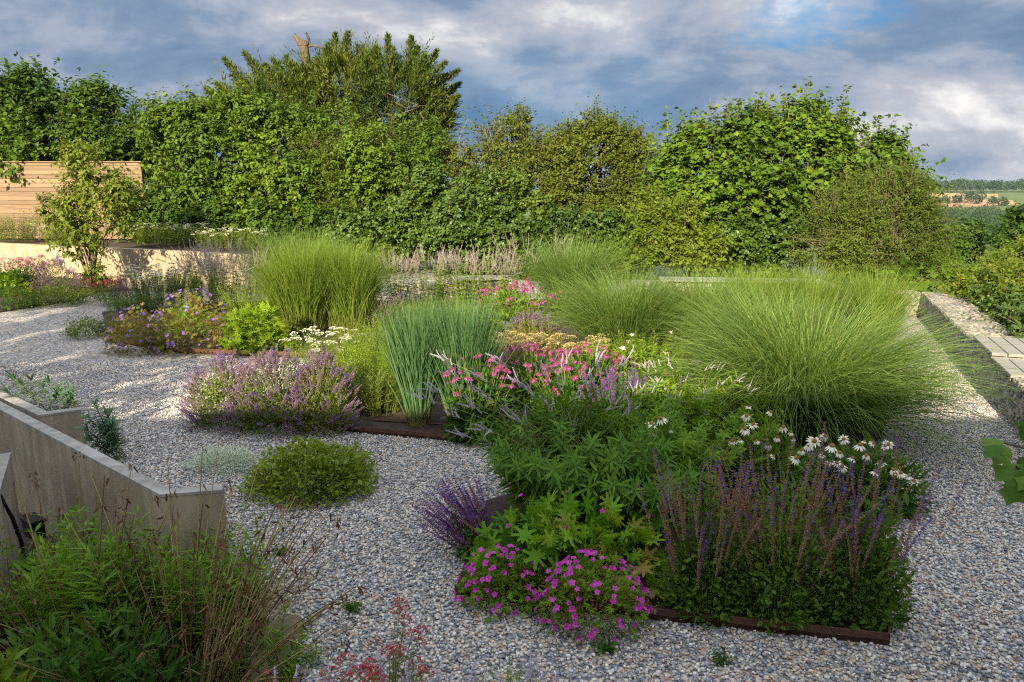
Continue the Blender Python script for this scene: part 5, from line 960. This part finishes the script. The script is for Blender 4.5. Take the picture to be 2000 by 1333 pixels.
cranes('dark low undergrowth beneath the withered stems', (-60, 470, 1215, 1600), 2600, .09, m_dk, None, 0, 336, z0=-.47, name='leafy_plant', tpl='lance')
# crimson valerian and pale toadflax at the bottom edge
def heads_on_stems(name, label, cat, list_, protos, part, leaf, seed, sc=1., grp=None, z0=0., lf=.045, lw=.018, nodes=8, spread=.12, r=.0028):
    rg = np.random.default_rng(seed); e = np.array(list_); foot = e.mean(0) * (1, 1, 0) + (0, 0, z0); rt = thing(name, label, cat, foot, grp); ft = foot + (e - e.mean(0)) * (.35, .35, 0); mb = MB()
    for f, q in zip(ft, e):
        h_ = q - f; leafy_stems(mb, f[None], np.array([math.atan2(h_[1], h_[0])]), np.array([.0]), np.array([2 * math.atan2(np.hypot(h_[0], h_[1]), h_[2])]), np.linalg.norm(h_) * 1.0, nodes, 2, 'lance', lf, lw, rg, r=r, el=.5, start=.1, end=.85, pw=1.)
    mb.build('foliage', [leaf, m_stem], rt); D = norm(Z3 + rg.normal(size=e.shape) * .15); parts(rt, part, protos, e, D, sc * (.75 + .5 * rg.random(len(e))), rg)
m_val = L_('valerian_leaf', [(.06, .09, .03), (.10, .13, .04), (.13, .10, .05)])
heads_on_stems('valerian_plant', 'crimson valerian with domed flower heads at the bottom edge', 'valerian', [P(x, y, Y) for x, y, Y in ((782, 1178, 3.6), (793, 1190, 3.6), (772, 1192, 3.6), (792, 1212, 3.6), (805, 1242, 3.45), (822, 1232, 3.5), (820, 1255, 3.5), (732, 1262, 3.4), (770, 1285, 3.3), (780, 1272, 3.3), (760, 1275, 3.35), (675, 1292, 3.3), (715, 1310, 3.2), (730, 1312, 3.2), (740, 1325, 3.2), (700, 1315, 3.2), (722, 1298, 3.25), (815, 1298, 3.3), (832, 1320, 3.2), (678, 1325, 3.2), (645, 1318, 3.2), (728, 1332, 3.1), (825, 1310, 3.2))], CT, 'flower_head', m_val, 341, .85)
heads_on_stems('valerian_plant', 'single crimson valerian head in front of the mossy boulder', 'valerian', [P(521, 1316, 3.4), P(528, 1330, 3.4)], CT, 'flower_head', m_val, 342, .6)
gt = 'pale toadflax at the bottom edge'
def tf(label, pts_, seed): heads_on_stems('toadflax_plant', label, 'toadflax', [P(x, y, 3.25) - Z3 * .1 for x, y in pts_], LN, 'flower_spike', m_nep, seed, .75, gt, lf=.03, lw=.006, nodes=12, r=.0018)
tf('pale lilac toadflax left of the crimson valerian', [(578, 1300), (570, 1325), (585, 1315), (540, 1330), (640, 1318), (595, 1335), (650, 1325)], 351)
tf('pale lilac toadflax spikes among the crimson valerian heads', [(748, 1300), (755, 1310), (742, 1320), (795, 1300), (802, 1315), (788, 1325)], 352)
tf('pale lilac toadflax right of the crimson valerian', [(855, 1310), (858, 1325), (900, 1335), (950, 1312), (880, 1330), (915, 1320)], 353)
tf('pale lilac toadflax clump farthest right on the bottom edge', [(1030, 1285), (1040, 1275), (1058, 1290), (1035, 1310), (1045, 1320), (1065, 1315), (985, 1330), (1085, 1325)], 354)
for i, (px, py) in enumerate(((688, 1196), (1412, 1300), (548, 1086), (1180, 1275))):
    leafy(('little weed in the gravel above the crimson valerian', 'little weed in the gravel before the salvia edging', 'little weed in the gravel beside the concrete wall end', 'little weed in the gravel below the magenta cranesbill')[i], G(px, py), .02, .02, .09, 9, m_dk, 360 + i, 'weed_plant', 'small weeds in the gravel', lf=.035, lw=.016, nodes=5, t1=(40, 90))
leafy('little yellow-green tuft on the gravel at the bottom edge', G(990, 1420), .12, .1, .28, 40, m_lite, 355, 'weed_plant', lf=.03, lw=.006)
# branch of a young maple coming in from the right
def maple():
    f = np.array([2.75, 2.95, 0]); r = thing('maple_sapling', 'young maple whose leafy branch reaches in at the right edge', 'tree', f); mb = MB(); rg = np.random.default_rng(6)
    tubes(mb, [f, f + (.02, 0, .8), f + (-.03, 0, 1.6), f + (.02, 0, 2.3)], .03, .012, 6); br = [np.array([f + (0, 0, 1.35), P(2060, 890, 2.9), P(1990, 873, 2.8), P(1950, 862, 2.75)]), np.array([f + (0, 0, 1.15), P(2080, 960, 2.8), P(2010, 925, 2.75), P(1985, 912, 2.7)]), np.array([f + (0, 0, 1.7), f + (.3, .4, 1.9)]), np.array([f + (0, 0, 1.9), f + (.35, -.3, 2.2)])]
    for b in br: tubes(mb, b, .008, .004, 5)
    mb.build('trunk', bark, r, True); mb = MB(); mm = L_('maple_leaf', [(.035, .085, .018), (.06, .125, .024), (.10, .165, .035)], .35, .35)
    lv = [(1962, 862, 2.72, -1, -.5), (1972, 872, 2.7, -.75, -.75), (1992, 862, 2.8, .3, .8), (2003, 882, 2.78, .5, -.9), (1990, 905, 2.72, -.6, -.85), (2000, 918, 2.7, -.2, -1.), (1982, 912, 2.72, -.95, -.55), (2015, 925, 2.7, .3, -1), (1996, 930, 2.66, -.4, -.9), (2008, 850, 2.8, .9, .5), (2025, 890, 2.8, .6, -.6), (1990, 945, 2.7, -.5, -.7)]
    Pn = np.array([P(a, b, c_) for a, b, c_, _, _ in lv]); D = np.array([(dx, -.25, dz) for *_, dx, dz in lv]); N = np.array([(-.35 + rg.normal() * .3, -.75, .75) for _ in lv]); inst(mb, 'maple', Pn, D, N, .095, .10, 0, rg.random(len(lv)))
    k2 = len(lv); inst(mb, 'maple', Pn + rg.normal(size=(k2, 3)) * (.03, .03, .035) + (.02, .02, -.02), D + rg.normal(size=(k2, 3)) * .5, N + rg.normal(size=(k2, 3)) * .5, .065 + .03 * rg.random(k2), .075, 0, rg.random(k2))
    q = f + rdir(rg, 90) * (.28, .35, .55) + (.22, .1, 1.75); d = rdir(rg, 90); inst(mb, 'maple', q, d * (1, 1, .4) - Z3 * .3, Z3 + d * .4, .11, .12, 0, rg.random(90))
    for b in br[2:]: d = rdir(rg, 10); inst(mb, 'maple', b[1] + d * .15, d, Z3 + d * .3, .11, .12, 0, rg.random(10))
    mb.build('crown', [mm], r)
maple()
# ------------------------------------------------------------------ the air: far things fade a little to blue
m, t, o = newmat('haze_air'); v = t.n('ShaderNodeVolumePrincipled', i_Density=.00006, i_Anisotropy=.1); v.inputs['Color'].default_value = (.6, .78, 1, 1); t.l(v, o, 0, 1)
mb = MB(); V = [(x, y, z) for z in (-32, 13) for x, y in ((-3001, -61), (4001, -61), (4001, 4501), (-3001, 4501))]
mb.add(V, tri((3, 2, 1, 0), (4, 5, 6, 7), (0, 1, 5, 4), (1, 2, 6, 5), (2, 3, 7, 6), (3, 0, 4, 7))); tag(mb.build('haze', m), kind='stuff')
